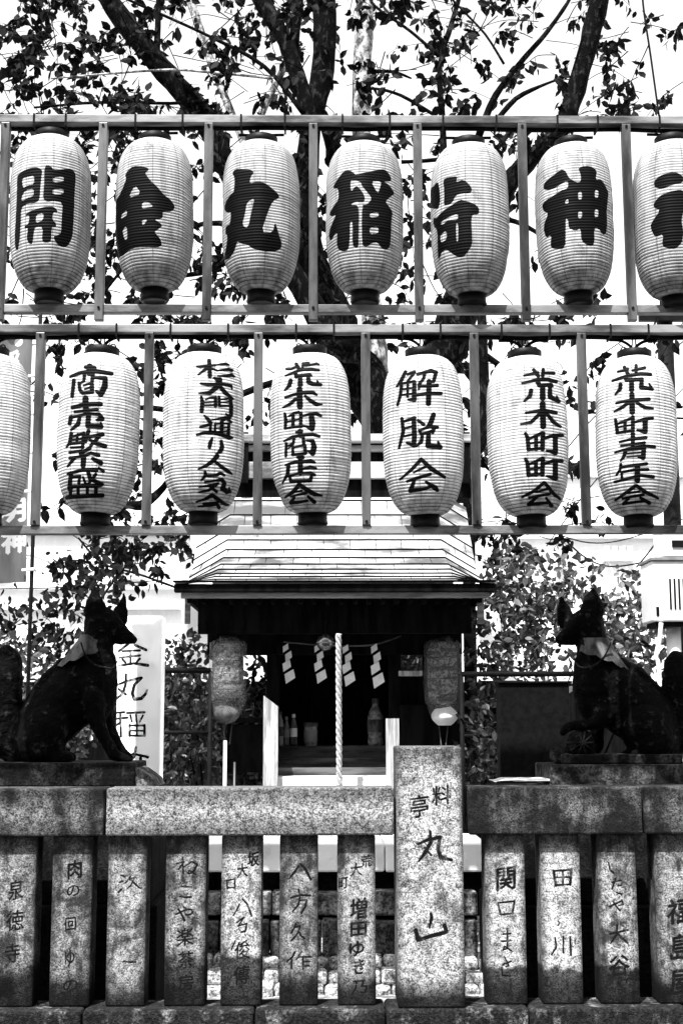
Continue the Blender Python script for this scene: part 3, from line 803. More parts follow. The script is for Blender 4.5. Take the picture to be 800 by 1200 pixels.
ink5 = I().strokes(600, 425, 6.86, """95,105,7 150,92,9 200,85,11; 170,60,11 205,110,12; 245,60,11 240,110,12; 240,88,9 330,87,11; 80,165,7 190,142,12 280,137,12 350,155,11; 200,150,16 215,188,13 310,180,12 320,190,9; 150,225,14 140,270,14 95,310,6; 240,198,17 240,288,19; 300,195,14 300,278,17 370,313,12; 355,272,5 365,310,11;
 240,335,19 245,515,19; 110,405,8 240,385,12 350,405,11; 220,412,12 150,480,12 70,495,6; 270,412,11 330,480,14 385,518,7; 250,968,10 180,1030,11 80,1080,7; 255,968,10 320,1040,13 380,1100,8; 190,1042,6 280,1017,8; 135,1087,7 300,1057,9; 200,1078,9 130,1140,11 290,1130,9; 270,1092,8 310,1152,13;""" + machi(0) + ";" + machi(205), 1.15, .42)
ink6 = I().strokes(705, 420, 6.67, """125,105,7 190,95,9 200,85,9; 175,72,11 205,130,11; 265,57,10 265,118,10; 240,97,8 330,77,10; 80,175,7 190,142,11 300,122,11 375,130,11; 180,150,12 190,172,12 310,165,12; 145,205,13 140,240,12 100,280,6; 230,178,15 230,248,17; 308,175,13 305,228,15 388,245,11; 365,202,5 385,240,10;
 232,285,17 235,422,18; 110,350,8 230,327,11 365,322,11; 210,347,11 150,390,11 95,415,6; 270,347,10 330,385,12 395,395,7; 105,480,10 120,580,12; 125,512,7 240,467,10; 240,462,12 240,568,12; 180,490,10 180,578,10; 125,540,6 240,522,6; 115,585,9 240,567,10; 260,500,8 330,477,11 390,472,11; 335,490,17 335,575,16 275,563,7;
 240,592,14 240,700,11; 140,655,7 240,632,9 340,622,11; 150,685,7 330,662,9; 100,735,7 230,702,9 330,687,10 405,695,11; 185,718,12 170,770,11 145,800,6; 190,722,7 320,707,8; 325,702,15 320,778,16 285,773,7; 195,747,5 310,737,5; 195,772,5 310,762,5; 145,830,10 140,870,9 110,910,7; 150,852,8 250,837,9 345,827,11; 150,892,8 260,872,9 355,872,10; 152,892,8 155,940,8; 95,965,8 200,942,9 300,917,10 395,930,12; 275,848,18 275,955,18;
 260,998,11 190,1050,11 105,1105,7; 270,998,11 340,1050,12 435,1095,7; 205,1057,6 290,1042,7; 160,1097,7 320,1067,9; 215,1088,8 165,1138,9 325,1117,8; 300,1092,8 365,1133,12""", 1.15, .42)
ink0 = I().glyph('奉', -28, 450, 36, 40, 1).glyph('納', -28, 510, 36, 40, 1).glyph('会', -28, 565, 36, 34, 1)

LANTERNS = [ # px centre, py top, py bottom, writing, label, hanger
 (59.5, 165, 343, ink_kai, 'white paper lantern with the big character 開, first from the left in the upper row', 0),
 (181.5, 167, 343, ink_kin, 'white paper lantern with the big character 金 cut by its left edge', 0),
 (306, 169, 345.5, ink_maru, 'white paper lantern with the big three stroke character 丸', 0),
 (427, 168, 348, ink_ina, 'white paper lantern with the big crowded character 稲, middle of the upper row', 0),
 (550.5, 171, 350, ink_ka, 'white paper lantern with the character 荷 running off its left side', 0),
 (673, 169, 350, ink_kami, 'white paper lantern with the big character 神 beside a post', 0),
 (789, 171, 350, ink_sha, 'white paper lantern with the character 社, cut by the right picture edge', 0),
 (-12, 417, 605, ink0, 'blank looking white lantern of the lower row cut by the left picture edge', 1),
 (116, 417, 604, ink1, 'white paper lantern with a column of four bold characters 商売繁盛', 1),
 (239, 415, 603, ink2, 'white paper lantern with a column of eight small characters 杉大門通り人気会', 1),
 (364.5, 416, 604, ink3, 'white paper lantern with a column of six characters ending in 商店会', 1),
 (496, 418, 607, ink4, 'white paper lantern with three widely spaced characters 解脱会', 1),
 (618, 418, 609, ink5, 'white paper lantern with five characters 荒木町町会, 町 written twice', 1),
 (745, 418, 609, ink6, 'white paper lantern with a column ending in 青年会, last of the lower row', 1),
]
for i, (px, y0, y1, ink, label, low) in enumerate(LANTERNS):
    a, b_ = P(px, y0, 0), P(px, y1, 0)
    c = Vector(((a.x + b_.x) / 2, 0, (a.z + b_.z) / 2 ))
    root = empty('paper_lantern', c, label, 'paper lantern', 'white paper lanterns on the racks')
    sc_ = 1.0 if low else (1.01, .975, .98, .98, .99, .98, 1.02)[i]
    root.rotation_euler = (R(random.uniform(-1.2, 1.2)), R(random.uniform(-1.1, 1.1)), 0)
    root.scale = (sc_, sc_, sc_)
    mk = lantern_mask(ink, Matrix.LocRotScale(c, root.rotation_euler, root.scale))
    for nm, dm in (('paper_shade', shade_mesh(i + 1)), ('top_ring', proto['top_ring']), ('bottom_ring', proto['bottom_ring']), ('hanger', hang_l if low else hang_u)):
        o = bpy.data.objects.new(nm, dm)
        put(o, c, root)
        if nm == 'paper_shade':
            o.material_slots[0].link = 'OBJECT'
            o.material_slots[0].material = mat_lantern(mk, rng.random(), .75 if not low else .55, 1.45 if low else 1.02)

# ------------------------------------------------------------------ small shrine hall
def pb(name, x0, x1, y0, y1, Y, D, mat, parent=None, b=.003, label=None):
    """box whose front face covers these photograph positions at depth Y"""
    xm, ym = (x0 + x1) / 2, (y0 + y1) / 2
    return fbox(name, P(x0, ym, Y).x, P(x1, ym, Y).x, Y, Y + D, P(xm, y1, Y).z, P(xm, y0, Y).z, mat, parent, b, label)

YE = 1.55
CX = P(392, 690, YE).x
ZE = P(392, 682, YE).z
hall = empty('shrine_hall', (CX, 2.2, .46), 'small wooden shrine hall with striped metal roof, in deep shade under its eaves', 'shrine')
HW = (P(581, 690, YE).x - P(203, 690, YE).x) / 2
# roof: courses of sheet, bending down at both verges
DEP, RISE = .55, P(400, 573, YE + .55).z - ZE
def roof_pt(u, s, lift=0.0):
    hw = HW * (1 - .075 * min(1, s * 2.2) ** .8 - .03 * s)
    x = u * hw
    edge = max(0.0, (abs(u) - .765) / .235)
    drop = .10 * edge * min(1, s * 3.2) ** .8
    y = YE + DEP * s
    z = ZE + RISE * (.40 * s + .60 * s ** 1.7) - drop
    return (CX + x, y - lift * .8, z + lift)
cuts = [0, .045, .095, .15, .21, .28, .36, .45, .55, .66, .78, .9, 1.0]
us = [-1, -.92, -.84, -.765, -.5, -.25, 0, .25, .5, .765, .84, .92, 1]
mats_roof = M['roof']
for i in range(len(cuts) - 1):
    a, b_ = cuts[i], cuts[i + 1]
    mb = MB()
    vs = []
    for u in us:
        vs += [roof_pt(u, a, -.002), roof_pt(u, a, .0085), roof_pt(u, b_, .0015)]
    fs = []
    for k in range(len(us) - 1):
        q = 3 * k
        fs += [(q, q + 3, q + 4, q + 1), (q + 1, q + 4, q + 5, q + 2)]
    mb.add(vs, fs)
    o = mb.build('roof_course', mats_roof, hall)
    o.data.materials.append(M['seam_dark'])  # lip faces coloured dark as the shadow line under each course
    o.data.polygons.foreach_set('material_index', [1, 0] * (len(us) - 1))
    # lock seams between the sheets of this course
    off = .09 if i % 2 else 0
    x = -.93 + off
    while x < .95:
        p0, p1 = Vector(roof_pt(x, a, .0075)), Vector(roof_pt(x, b_, .004))
        MB().tube([p0, p1], .0016, 4).build('sheet_seam', M['seam_dark'], hall)
        x += .18 * (1 + .1 * rng.random())
# back slope and ridge
mb = MB()
vs, fs = [], []
for u in us:
    p = roof_pt(u, 1.0)
    vs += [p, (p[0], YE + 1.0, ZE + RISE * .75), (p[0], YE + 1.45, ZE - .02)]
for k in range(len(us) - 1):
    q = 3 * k
    fs += [(q, q + 1, q + 4, q + 3), (q + 1, q + 2, q + 5, q + 4)]
mb.add(vs, fs).build('rear_roof', M['roof'], hall)
YR = YE + .5
pb('ridge_base', 266, 551, 561, 583, YR, .2, M['wood_black'], hall)
pb('ridge_board', 276, 552, 541, 560.5, YR - .03, .26, M['roof'], hall)
pb('ridge_band', 284, 550, 529, 540.5, YR, .2, M['wood_black'], hall)
pb('ridge_board', 280, 556, 521.5, 528.5, YR - .03, .26, M['roof'], hall)
pb('ridge_band', 286, 552, 518.5, 521, YR - .01, .22, M['wood_black'], hall)
pb('ridge_cap', 278, 560, 508, 518, YR - .06, .32, M['roof'], hall, .008)
for x in (286, 546):
    pb('ridge_end', x - 7, x + 5, 506, 566, YR - .045, .29, M['wood_black'], hall)
# eave edge
pb('eave_edge', 204, 580, 684, 693.5, YE + .012, .05, M['wood_black'], hall)  # near-black wood paints the shade on the thick roof edge
pb('eave_board', 212, 573, 693.8, 700.5, YE + .03, .04, M['eave'], hall)
zs = P(392, 701, YE + .03).z
a, b_ = P(206, 690, YE).x, P(578, 690, YE).x
fbox('soffit', a + .03, b_ - .03, YE + .05, YE + 1.4, zs + .015, zs + .05, M['wood_black'], hall)
for k in range(22):
    x = a + .06 + (b_ - a - .12) * k / 21
    fbox('rafter', x - .011, x + .011, YE + .06, YE + 1.35, zs - .018, zs + .013, M['wood_black'], hall, .002)
pb('hanging_board', 216.5, 223, 701, 731, YE + .1, .02, M['eave'], hall)
pb('hanging_board', 559, 567, 701, 731, YE + .1, .02, M['eave'], hall)
for y in (YE + .04, YE + 1.3):
    pass
YW = YE + .42     # front pillars
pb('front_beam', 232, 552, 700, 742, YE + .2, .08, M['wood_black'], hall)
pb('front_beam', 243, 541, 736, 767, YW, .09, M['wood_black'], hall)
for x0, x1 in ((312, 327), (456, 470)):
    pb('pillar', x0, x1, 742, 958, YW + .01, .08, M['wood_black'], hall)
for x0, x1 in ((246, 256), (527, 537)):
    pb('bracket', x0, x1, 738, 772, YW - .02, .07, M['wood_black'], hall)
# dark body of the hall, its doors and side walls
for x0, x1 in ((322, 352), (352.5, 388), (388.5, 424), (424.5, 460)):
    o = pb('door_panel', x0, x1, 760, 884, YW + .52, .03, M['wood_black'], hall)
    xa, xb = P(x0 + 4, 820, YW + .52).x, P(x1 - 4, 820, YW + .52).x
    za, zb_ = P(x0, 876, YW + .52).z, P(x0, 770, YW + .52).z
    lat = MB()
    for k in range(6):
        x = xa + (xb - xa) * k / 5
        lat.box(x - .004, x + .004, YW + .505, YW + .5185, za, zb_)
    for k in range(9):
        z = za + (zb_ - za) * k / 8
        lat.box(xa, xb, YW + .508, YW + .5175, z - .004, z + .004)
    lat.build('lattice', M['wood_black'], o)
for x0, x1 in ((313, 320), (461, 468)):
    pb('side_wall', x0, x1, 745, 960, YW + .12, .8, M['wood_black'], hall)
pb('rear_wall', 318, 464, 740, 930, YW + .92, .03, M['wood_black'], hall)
# side shelves under the eaves
pb('side_shelf', 262, 311, 841, 847, YW - .02, .3, M['wood_black'], hall)
pb('side_cabinet', 266, 311, 849, 905, YW, .3, M['wood_black'], hall)
pb('side_cabinet', 469, 541, 826, 915, YW, .3, M['wood_black'], hall)
pb('window_sill', 467, 495, 786, 792, YW - .02, .05, M['wood_pale'], hall)
pb('side_panel', 495, 541, 745, 826, YW + .05, .04, M['wood_black'], hall)
pb('side_panel', 469, 495, 793, 826, YW + .05, .04, M['wood_black'], hall)
# steps
ys = [(874, 888, YE + .66), (888.5, 899, YE + .54), (899.5, 909.5, YE + .42), (910, 930, YE + .30)]
for y0, y1, Y in ys:
    pb('step', 325, 455, y0, y1, Y, Y < YE + .6 and .13 or .25, M['wood_white'] if Y < YE + .35 else M['wood_dark'], hall)  # lowest step gets the wood with sunlight painted in
for x0, x1, y0, pts in ((308.5, 325.5, 815, 1), (452.5, 467.5, 842, 0)):
    Y = YE + .25
    xa, xb = P(x0, 870, Y).x, P(x1, 870, Y).x
    z0 = .46
    zl, zr = P(x0, y0, Y).z, P(x1, y0 + (13 if pts else 0), Y).z  # top cut where the eave shadow ends, shadow line put into the shape
    MB().extr([(xa, z0), (xb, z0), (xb, zr), (xa, zl)], Y, Y + .065).build('stair_post', M['wood_pale'], hall)
# stone podium seen between the fence posts: courses of single blocks
podium = empty('stone_podium', (0, 1.2, .3), 'stepped stone podium of slabs and rough blocks under the shrine hall', 'podium')
def course(name, y0, y1, Y, D, x0, x1, nblk, mat, j=.0, b=.008):
    es = [x0 + (x1 - x0) * (k + (random.uniform(-.2, .2) if 0 < k < nblk else 0)) / nblk for k in range(nblk + 1)]
    for k in range(nblk):
        dy = random.uniform(-j, j)
        pb(name, es[k] + .7, es[k + 1] - .7, y0 + dy * 40, y1, Y + dy * .3, D, mat, podium, b)
st_w = mat_stone('sunlit_podium_slab', .4, .9, 50, 6, bias=.3, gain=1.4, bstr=.3, speck=.8)  # sunlight painted in: slab stone brightened
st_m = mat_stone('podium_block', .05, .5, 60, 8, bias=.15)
st_d = mat_stone('dark_podium_block', .01, .2, 60, 6)  # shade painted in: darker copy of the podium stone
st_r = mat_stone('rubble_stone', .05, .8, 70, 9, bias=.25)
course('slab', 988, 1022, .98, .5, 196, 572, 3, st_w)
course('dark_gap_stone', 1022.5, 1046, 1.06, .3, 190, 572, 5, M['dark_block'])  # near-black course paints the shadow under the slab overhang
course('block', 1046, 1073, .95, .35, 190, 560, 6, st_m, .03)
course('dark_gap_stone', 1073.5, 1079, 1.02, .3, 190, 560, 5, M['dark_block'])
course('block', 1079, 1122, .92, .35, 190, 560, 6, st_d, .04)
for row in range(4):
    y0 = 1122 + row * 17
    x = 180 + random.uniform(-10, 5)
    while x < 590:
        wd = random.uniform(16, 38)
        pb('rubble', x, x + wd - 1, y0 + random.uniform(-2, 3), y0 + 16, .86 - row * .08 + random.uniform(-.02, .02), .18, st_r, podium, .014)
        x += wd
# ------------------------------------------------------------------ pedestals and foxes
def pedestal(x0, x1, label, base):
    r = empty('fox_pedestal', (P((x0 + x1) / 2, 1000, .6).x, .6, .0), label, 'pedestal')
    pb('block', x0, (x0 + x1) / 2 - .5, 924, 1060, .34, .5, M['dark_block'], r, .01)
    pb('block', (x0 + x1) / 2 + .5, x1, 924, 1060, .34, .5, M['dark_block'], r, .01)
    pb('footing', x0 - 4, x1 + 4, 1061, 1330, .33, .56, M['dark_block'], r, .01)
    return r
pl = pedestal(-90, 178, 'shaded stone pedestal behind the fence under the left fox', 0)
pr = pedestal(586, 900, 'shaded stone pedestal behind the fence under the right fox with a ball', 0)
pb('base_slab', -80, 158, 894, 922.5, .40, .36, M['fox_base'], pl, .008)
pb('base_slab', 643, 900, 896, 922, .40, .36, mat_stone('rough_base_stone', .01, .3, 70, 9, edge=(9, .04)), pr, .008)
pb('upper_slab', 660, 800, 884, 895.5, .46, .24, M['fox_base'], pr, .006)
MB().extr([(P(158.5, 900, .42).x, P(0, 922.5, .42).z), (P(184, 900, .42).x, P(0, 922.5, .42).z), (P(180, 900, .42).x, P(0, 914, .42).z), (P(164, 900, .42).x, P(0, 902, .42).z), (P(158.5, 900, .42).x, P(0, 900, .42).z)], .42, .7).build('sloped_end', mat_stone('lit_slab_stone', .03, .4, 70, 8), pl)  # paler stone: sunlight on the slope painted in

def capsules(chains, Y):
    """chains of (photo x, photo y, depth offset, radius in photo px[, flatten in y])"""
    mb = MB()
    for ch in chains:
        sc_ = mpp(100, 800, Y)
        pts = []
        for c in ch:
            p = P(c[0], c[1], Y); p.y += c[2]
            pts.append((p, c[3] * sc_, c[4] if len(c) > 4 else 1.0))
        for (p0, r0, f0), (p1, r1, f1) in zip(pts[:-1], pts[1:]):
            L = (p1 - p0).length
            n = max(2, int(L / (min(r0, r1) * .3)) + 1)
            n = min(n, 24)
            for i in range(n + 1):
                t = i / n
                c = p0.lerp(p1, t); r = r0 + (r1 - r0) * t; f = f0 + (f1 - f0) * t
                prof = [(r * math.sin(math.pi * k / 8), -r * math.cos(math.pi * k / 8)) for k in range(9)]
                mb.lathe(prof, c, 12, 1, f)
    return mb

def statue(name, chains, Y, parent, mat, vox=.0055, sm=2, rough=.0042):
    mb = capsules(chains, Y)
    tmp = bpy.data.meshes.new('t')
    tmp.from_pydata(mb.v, [], mb.f)
    o = bpy.data.objects.new('t', tmp)
    C.objects.link(o)
    md = o.modifiers.new('r', 'REMESH'); md.mode = 'VOXEL'; md.voxel_size = vox
    ms = o.modifiers.new('s', 'SMOOTH'); ms.iterations = sm; ms.factor = .5
    dg = bpy.context.evaluated_depsgraph_get()
    em = o.evaluated_get(dg).to_mesh()
    n = len(em.vertices)
    v = np.empty(n * 3); em.vertices.foreach_get('co', v); v = v.reshape(-1, 3)
    nr = np.empty(n * 3); em.vertices.foreach_get('normal', nr); nr = nr.reshape(-1, 3)
    fs = [tuple(f.vertices) for f in em.polygons]
    d = np.array([noise.noise(Vector(p) * 16) + .6 * noise.noise(Vector(p) * 40) for p in v])
    v = v + nr * (d * rough)[:, None]
    o.evaluated_get(dg).to_mesh_clear()
    bpy.data.objects.remove(o); bpy.data.meshes.remove(tmp)
    return mesh_obj(name, v, fs, mat, parent, True)

YF = .58
foxL = empty('fox_statue', P(90, 893, YF), 'dark stone fox facing right with a cloth bib, beside the carved white slab', 'fox statue', 'pair of stone fox guardians')
bodyL = [
 # skull, muzzle
 [(121, 728, 0, 17.5, .8), (126, 731, 0, 17, .78), (134, 736, 0, 13, .75)],
 [(134, 736, 0, 12.5, .72), (145, 744, 0, 9.5, .75), (156, 749.5, 0, 5.2, .9)],
 [(130, 744, 0, 10, .7), (142, 750, 0, 6, .8), (152, 751.5, 0, 3.5, .9)],
 # cheek ruff down to the neck
 [(117, 732, 0, 19, .85), (114, 750, 0, 19.5, .85), (112, 775, 0, 22, .85), (108, 800, 0, 29, .85)],
 [(122, 775, 0, 15, .8), (124, 800, 0, 15, .85), (120, 822, 0, 16, .85), (114, 835, 0, 14, .8)],
 # back and trunk
 [(100, 792, 0, 24, .85), (84, 808, 0, 29, .85), (68, 826, 0, 31, .9), (52, 848, 0, 34, .95), (44, 866, 0, 32, .95)],
 [(76, 783, 0, 13, .8), (60, 797, 0, 12, .8), (46, 815, 0, 12, .8), (34, 836, 0, 12, .8), (24, 862, 0, 12, .8)],
 [(104, 820, 0, 24, .85), (84, 838, 0, 22, .85), (70, 850, 0, 22, .9)],
 # haunches
 [(58, 852, -.07, 27, .7), (50, 868, -.075, 25, .7), (60, 884, -.07, 10), (84, 888, -.075, 6.5)],
 [(58, 852, .07, 26, .7), (50, 868, .075, 25, .7), (60, 884, .07, 10), (80, 888, .075, 6)],
 # fore legs
 [(112, 818, -.045, 15), (114, 838, -.05, 11), (122, 858, -.05, 7.5), (130, 874, -.05, 7), (136, 884, -.05, 7), (147, 888, -.05, 5.5), (153, 890, -.05, 4)],
 [(116, 818, .045, 14), (122, 842, .05, 10), (128, 858, .05, 7.5), (134, 872, .05, 7), (141, 883, .05, 7), (150, 888, .05, 5.5)],
 # tail standing up behind
 [(22, 884, 0, 14, .8), (6, 868, 0, 20, .75), (2, 830, 0, 24.5, .7), (4, 795, 0, 24, .7), (8, 778, 0, 19, .65), (9, 766, 0, 11, .6)],
 [(60, 886, 0, 12, 1.2), (20, 886, 0, 12, 1.2)],
 # ears
 [(113, 716, -.028, 14, .4), (112.5, 706, -.03, 10.5, .35), (112.5, 696, -.031, 5.5, .35), (113, 688, -.031, 1.8, .5)],
 [(139, 724, .03, 11, .4), (141, 712, .032, 8, .35), (143.5, 702, .033, 4.2, .35), (144, 694, .033, 1.6, .5)],
]
statue('fox_body', bodyL, YF, foxL, M['fox'])
foxR = empty('fox_statue', P(720, 893, YF), 'dark stone fox facing left, one forepaw raised on a carved ball', 'fox statue', 'pair of stone fox guardians')
bodyR = [
 [(689, 728, 0, 18, .8), (682, 732, 0, 17, .78), (673, 737, 0, 13, .75)],
 [(673, 737, 0, 12, .72), (664, 745, 0, 9, .75), (655, 750, 0, 5.2, .9)],
 [(680, 744, 0, 10, .7), (668, 751, 0, 6, .8), (658, 753, 0, 3.6, .9)],
 [(691, 732, 0, 18, .85), (693, 752, 0, 19, .85), (695, 775, 0, 20, .85), (700, 800, 0, 28, .85)],
 [(686, 778, 0, 14, .8), (684, 802, 0, 15, .85), (688, 824, 0, 15, .85), (694, 838, 0, 14, .8)],
 [(708, 792, 0, 24, .85), (724, 806, 0, 28, .85), (742, 824, 0, 32, .9), (758, 846, 0, 35, .95), (766, 866, 0, 32, .95)],
 [(728, 783, 0, 12, .8), (745, 792, 0, 12, .8), (762, 810, 0, 13, .8), (777, 834, 0, 12, .8), (786, 862, 0, 12, .8)],
 [(704, 822, 0, 24, .85), (722, 838, 0, 20, .85), (742, 850, 0, 22, .9)],
 [(752, 850, -.07, 27, .7), (760, 866, -.075, 24, .7), (752, 882, -.07, 9), (738, 884, -.075, 6)],
 [(752, 850, .07, 26, .7), (760, 868, .075, 24, .7), (752, 882, .07, 10), (735, 887, .075, 6)],
 # raised near forepaw on the ball
 [(704, 836, -.05, 13), (698, 846, -.055, 8.5), (682, 849, -.06, 6.5), (668, 850, -.06, 6), (660, 853, -.06, 6), (656, 858, -.06, 4.5)],
 # standing far foreleg
 [(702, 830, .04, 15), (701, 855, .045, 9), (702, 874, .045, 8), (696, 884, .045, 7), (686, 886, .045, 5)],
 [(770, 884, 0, 12, .9), (790, 866, 0, 20, .75), (799, 830, 0, 24, .7), (798, 800, 0, 24, .7), (794, 782, 0, 18, .65), (792, 772, 0, 10, .6)],
 [(692, 716, -.03, 15, .4), (692, 706, -.031, 11.5, .35), (692.5, 698, -.032, 6.5, .35), (693, 691, -.032, 2.2, .5)],
 [(665, 728, .03, 11, .4), (662.5, 715, .032, 9, .35), (660, 706, .033, 5.2, .35), (658.5, 698, .033, 1.8, .5)],
 [(750, 886, 0, 8, 1.4), (790, 886, 0, 10, 1.4)],
]
statue('fox_body', bodyR, YF, foxR, M['fox'])
statue('carved_ball', [[(677, 870, -.03, 15.5), (678, 870, -.03, 15.5)], [(664, 878, -.03, 5), (690, 882, -.03, 6)]], YF, foxR, M['fox_base'])
bl = MB()
cb = P(677.5, 870, YF) + Vector((0, -.03, 0))
for k in range(5):
    an = k * math.pi / 5
    bl.tube([cb + .0555 * Vector((math.cos(an) * math.sin(t), -math.cos(t) , math.sin(an) * math.sin(t))) for t in np.linspace(-1.5, 1.5, 12)], .0035, 5)
bl.build('ball_ribbon', M['fox_base'], foxR, True)
statue('rock', [[(650, 884, -.02, 9), (656, 888, -.02, 8)], [(652, 892, -.04, 6), (668, 890, -.03, 7)]], YF, pr, M['fox_base'], rough=.006)

def bib(fox, pts_top, pts_bot, flare, Y, side):
    """cloth tied round the neck: rings lofted from collar to hem"""
    vs, fs = [], []
    n, m = 28, 7
    (cx0, cy0, r0), (cx1, cy1, r1) = pts_top, pts_bot
    k_ = mpp(100, 800, Y)
    for j in range(m):
        t = j / (m - 1)
        for i in range(n):
            th = 2 * math.pi * i / n
            back = .5 - .5 * math.cos(th) * side      # 0 chest .. 1 back
            cx = cx0 + (cx1 - cx0) * t; cy = cy0 + (cy1 - cy0) * t
            rr = r0 + (r1 - r0) * t ** 1.2
            p = P(cx, cy, Y)
            q = p + Vector((math.cos(th) * rr * k_, math.sin(th) * rr * .86 * k_, (flare * t * (.5 - back)) * k_))
            q += Vector((math.cos(th), math.sin(th), 0)) * .007 * t * math.sin(th * 8 + 2 * math.sin(th * 3)); q.z += .006 * math.sin(th * 9 + 1) * t
            vs.append(q)
    for j in range(m - 1):
        for i in range(n):
            fs.append((j * n + i, j * n + (i + 1) % n, (j + 1) * n + (i + 1) % n, (j + 1) * n + i))
    mesh_obj('bib', vs, fs, M['bib'], fox, True)
bib(foxL, (113, 744, 18), (98, 772, 29), 22, YF, 1)
bib(foxR, (694, 748, 18), (706, 775, 29), 22, YF, -1)
for fox, pts in ((foxL, [(99, 754, -.075), (104, 768, -.085), (114, 779, -.085), (127, 783, -.07), (134, 783, -.03), (137, 775, .0)]), (foxR, [(711, 754, -.075), (704, 768, -.085), (694, 779, -.085), (682, 783, -.07), (675, 780, -.03), (672, 772, .0)])):
    q = []
    for x, y, d in pts:
        p = P(x, y, YF); p.y += d; q.append(p)
    MB().tube(smooth_path(q, 4), .0035, 6).build('bib_cord', M['fox_base'], fox, True)

# ------------------------------------------------------------------ carved white slab
YS = .95
x0, x1 = P(137, 820, YS).x, P(189, 820, YS).x
z1, z0 = P(165, 722, YS).z, .46
ink = I().strokes(120, 710, 5.45, """165,245,6 95,298,5; 208,250,6 280,282,7; 130,290,4 240,285,5; 110,332,4 240,317,5; 180,290,4 180,375,4; 130,342,5 148,362,5; 240,337,5 218,362,4; 100,385,5 200,368,6 290,380,8; 152,438,5 150,500,6 132,560,7 92,592,5; 92,508,4 150,484,6 250,460,7 205,505,7 192,560,8 205,598,8 250,592,8 275,565,7 286,538,4; 105,532,5 150,566,6;
 80,685,4 140,680,5; 115,690,5 120,835,5; 85,722,5 160,715,5; 118,745,5 70,775,5; 160,685,5 270,680,5; 180,700,5 190,740,4; 215,695,4 220,740,4; 260,700,4 240,740,4; 175,762,5 175,830,6; 270,762,5 270,830,6; 175,765,4 270,765,4; 175,798,3 270,798,3; 175,830,4 270,830,4; 222,740,3 222,830,3; 215,905,6 205,960,7 178,1000,5; 150,965,4 200,945,5 290,967,7; 245,972,7 240,1040,7 212,1050,5; 192,992,5 192,1030,5 220,1028,4""")
for it in ink.items: it[1][:] = [(a_, b2, c_ + .35) for a_, b2, c_ in it[1]]
mk = plane_mask('slab_carving', ink, x0, x1, z0, z1, YS, 320, 1200)
slab = fbox('carved_slab', x0, x1, YS, YS + .12, z0, z1, mat_stone('pale_slab_stone', .6, .9, 60, 6, bias=.3, gain=1.6, mask=mk, maskcol=.01, bstr=.25, speck=.85), None, .008)
uv_front(slab, x0, x1, z0, z1)
tag(slab, 'tall pale slab carved 金丸稲荷 standing behind the left fox', 'stone slab')

# ------------------------------------------------------------------ things hanging and standing at the hall
YB = YE + .06
r = empty('bell', P(380, 752, YE + .3), 'round metal bell hanging under the eaves beside the thick white rope', 'bell')
c0 = P(381, 753, YE + .2)
MB().lathe([(.043 * math.sin(math.pi * k / 14), -.043 * math.cos(math.pi * k / 14)) for k in range(15)], c0, 24).build('bell_body', mat_plain('tarnished_brass', .08, .35, 20, .25, .9, .5), r, True)
MB().lathe([(.0435, -.003), (.046, 0), (.0435, .003)], c0, 24).build('bell_band', M['metal'], r, True)
MB().tube([c0 + Vector((0, 0, .03)), c0 + Vector((0, 0, .11))], .004, 6).build('bell_hook', M['rubber'], r)
top, bot = P(396.5, 743, YB), P(397.5, 921, YB)
rr = empty('bell_rope', top, 'thick twisted white rope hanging in front of the shrine doors', 'rope')
for q in range(3):
    pts = []
    for k in range(150):
        t = k / 149
        an = t * 44 + q * 2.094
        p = top.lerp(bot, t)
        pts.append(p + Vector((math.cos(an) * .0075, math.sin(an) * .0075, 0)))
    MB().tube(pts, .0079, 7).build('strand', M['rope'], rr, True)
sh = empty('straw_festoon', P(390, 752, YE + .36), 'thin straw cord strung across the doors with four zigzag white papers', 'sacred rope')
YSd = YE + .36
MB().tube(smooth_path([P(332, 752, YSd), P(365, 755, YSd), P(405, 757, YSd), P(440, 755, YSd), P(470, 745, YSd)], 6), .004, 6).build('cord', M['wood_dark'], sh, True)
for x, y, k, jx in ((334, 754, 1, 0), (369.5, 754, 1, 1.5), (404, 755, 1.05, 0), (437, 754, 1.12, .5)):
    y0 = y
    off = 0
    parts = MB()
    segs = [(11, 6), (13.5, 7), (15, 8.5), (17.5, 10.5)]
    cx = x + jx
    for n_, (hgt, wd) in enumerate(segs):
        hgt *= k * .82; wd *= k * 1.0
        # leaning parallelogram
        a = [(cx + wd * .55, y0), (cx - wd * .45, y0 + hgt * .42), (cx - wd * .15 - 1.5, y0 + hgt * 1.2), (cx + wd * .85 - 1, y0 + hgt * .7)]
        pts = [P(px_, py_, YSd - .012 + .01 * (n_ % 2)) for px_, py_ in a]
        th = Vector((0, .0012, 0))
        parts.add([p for p in pts] + [p + th for p in pts], [(0, 1, 2, 3), (7, 6, 5, 4), (0, 4, 5, 1), (1, 5, 6, 2), (2, 6, 7, 3), (3, 7, 4, 0)])
        y0 += hgt * .93
        cx += 3.2 if n_ % 2 == 0 else -2.4
    parts.build('zigzag_paper', M['paper_white'], sh)

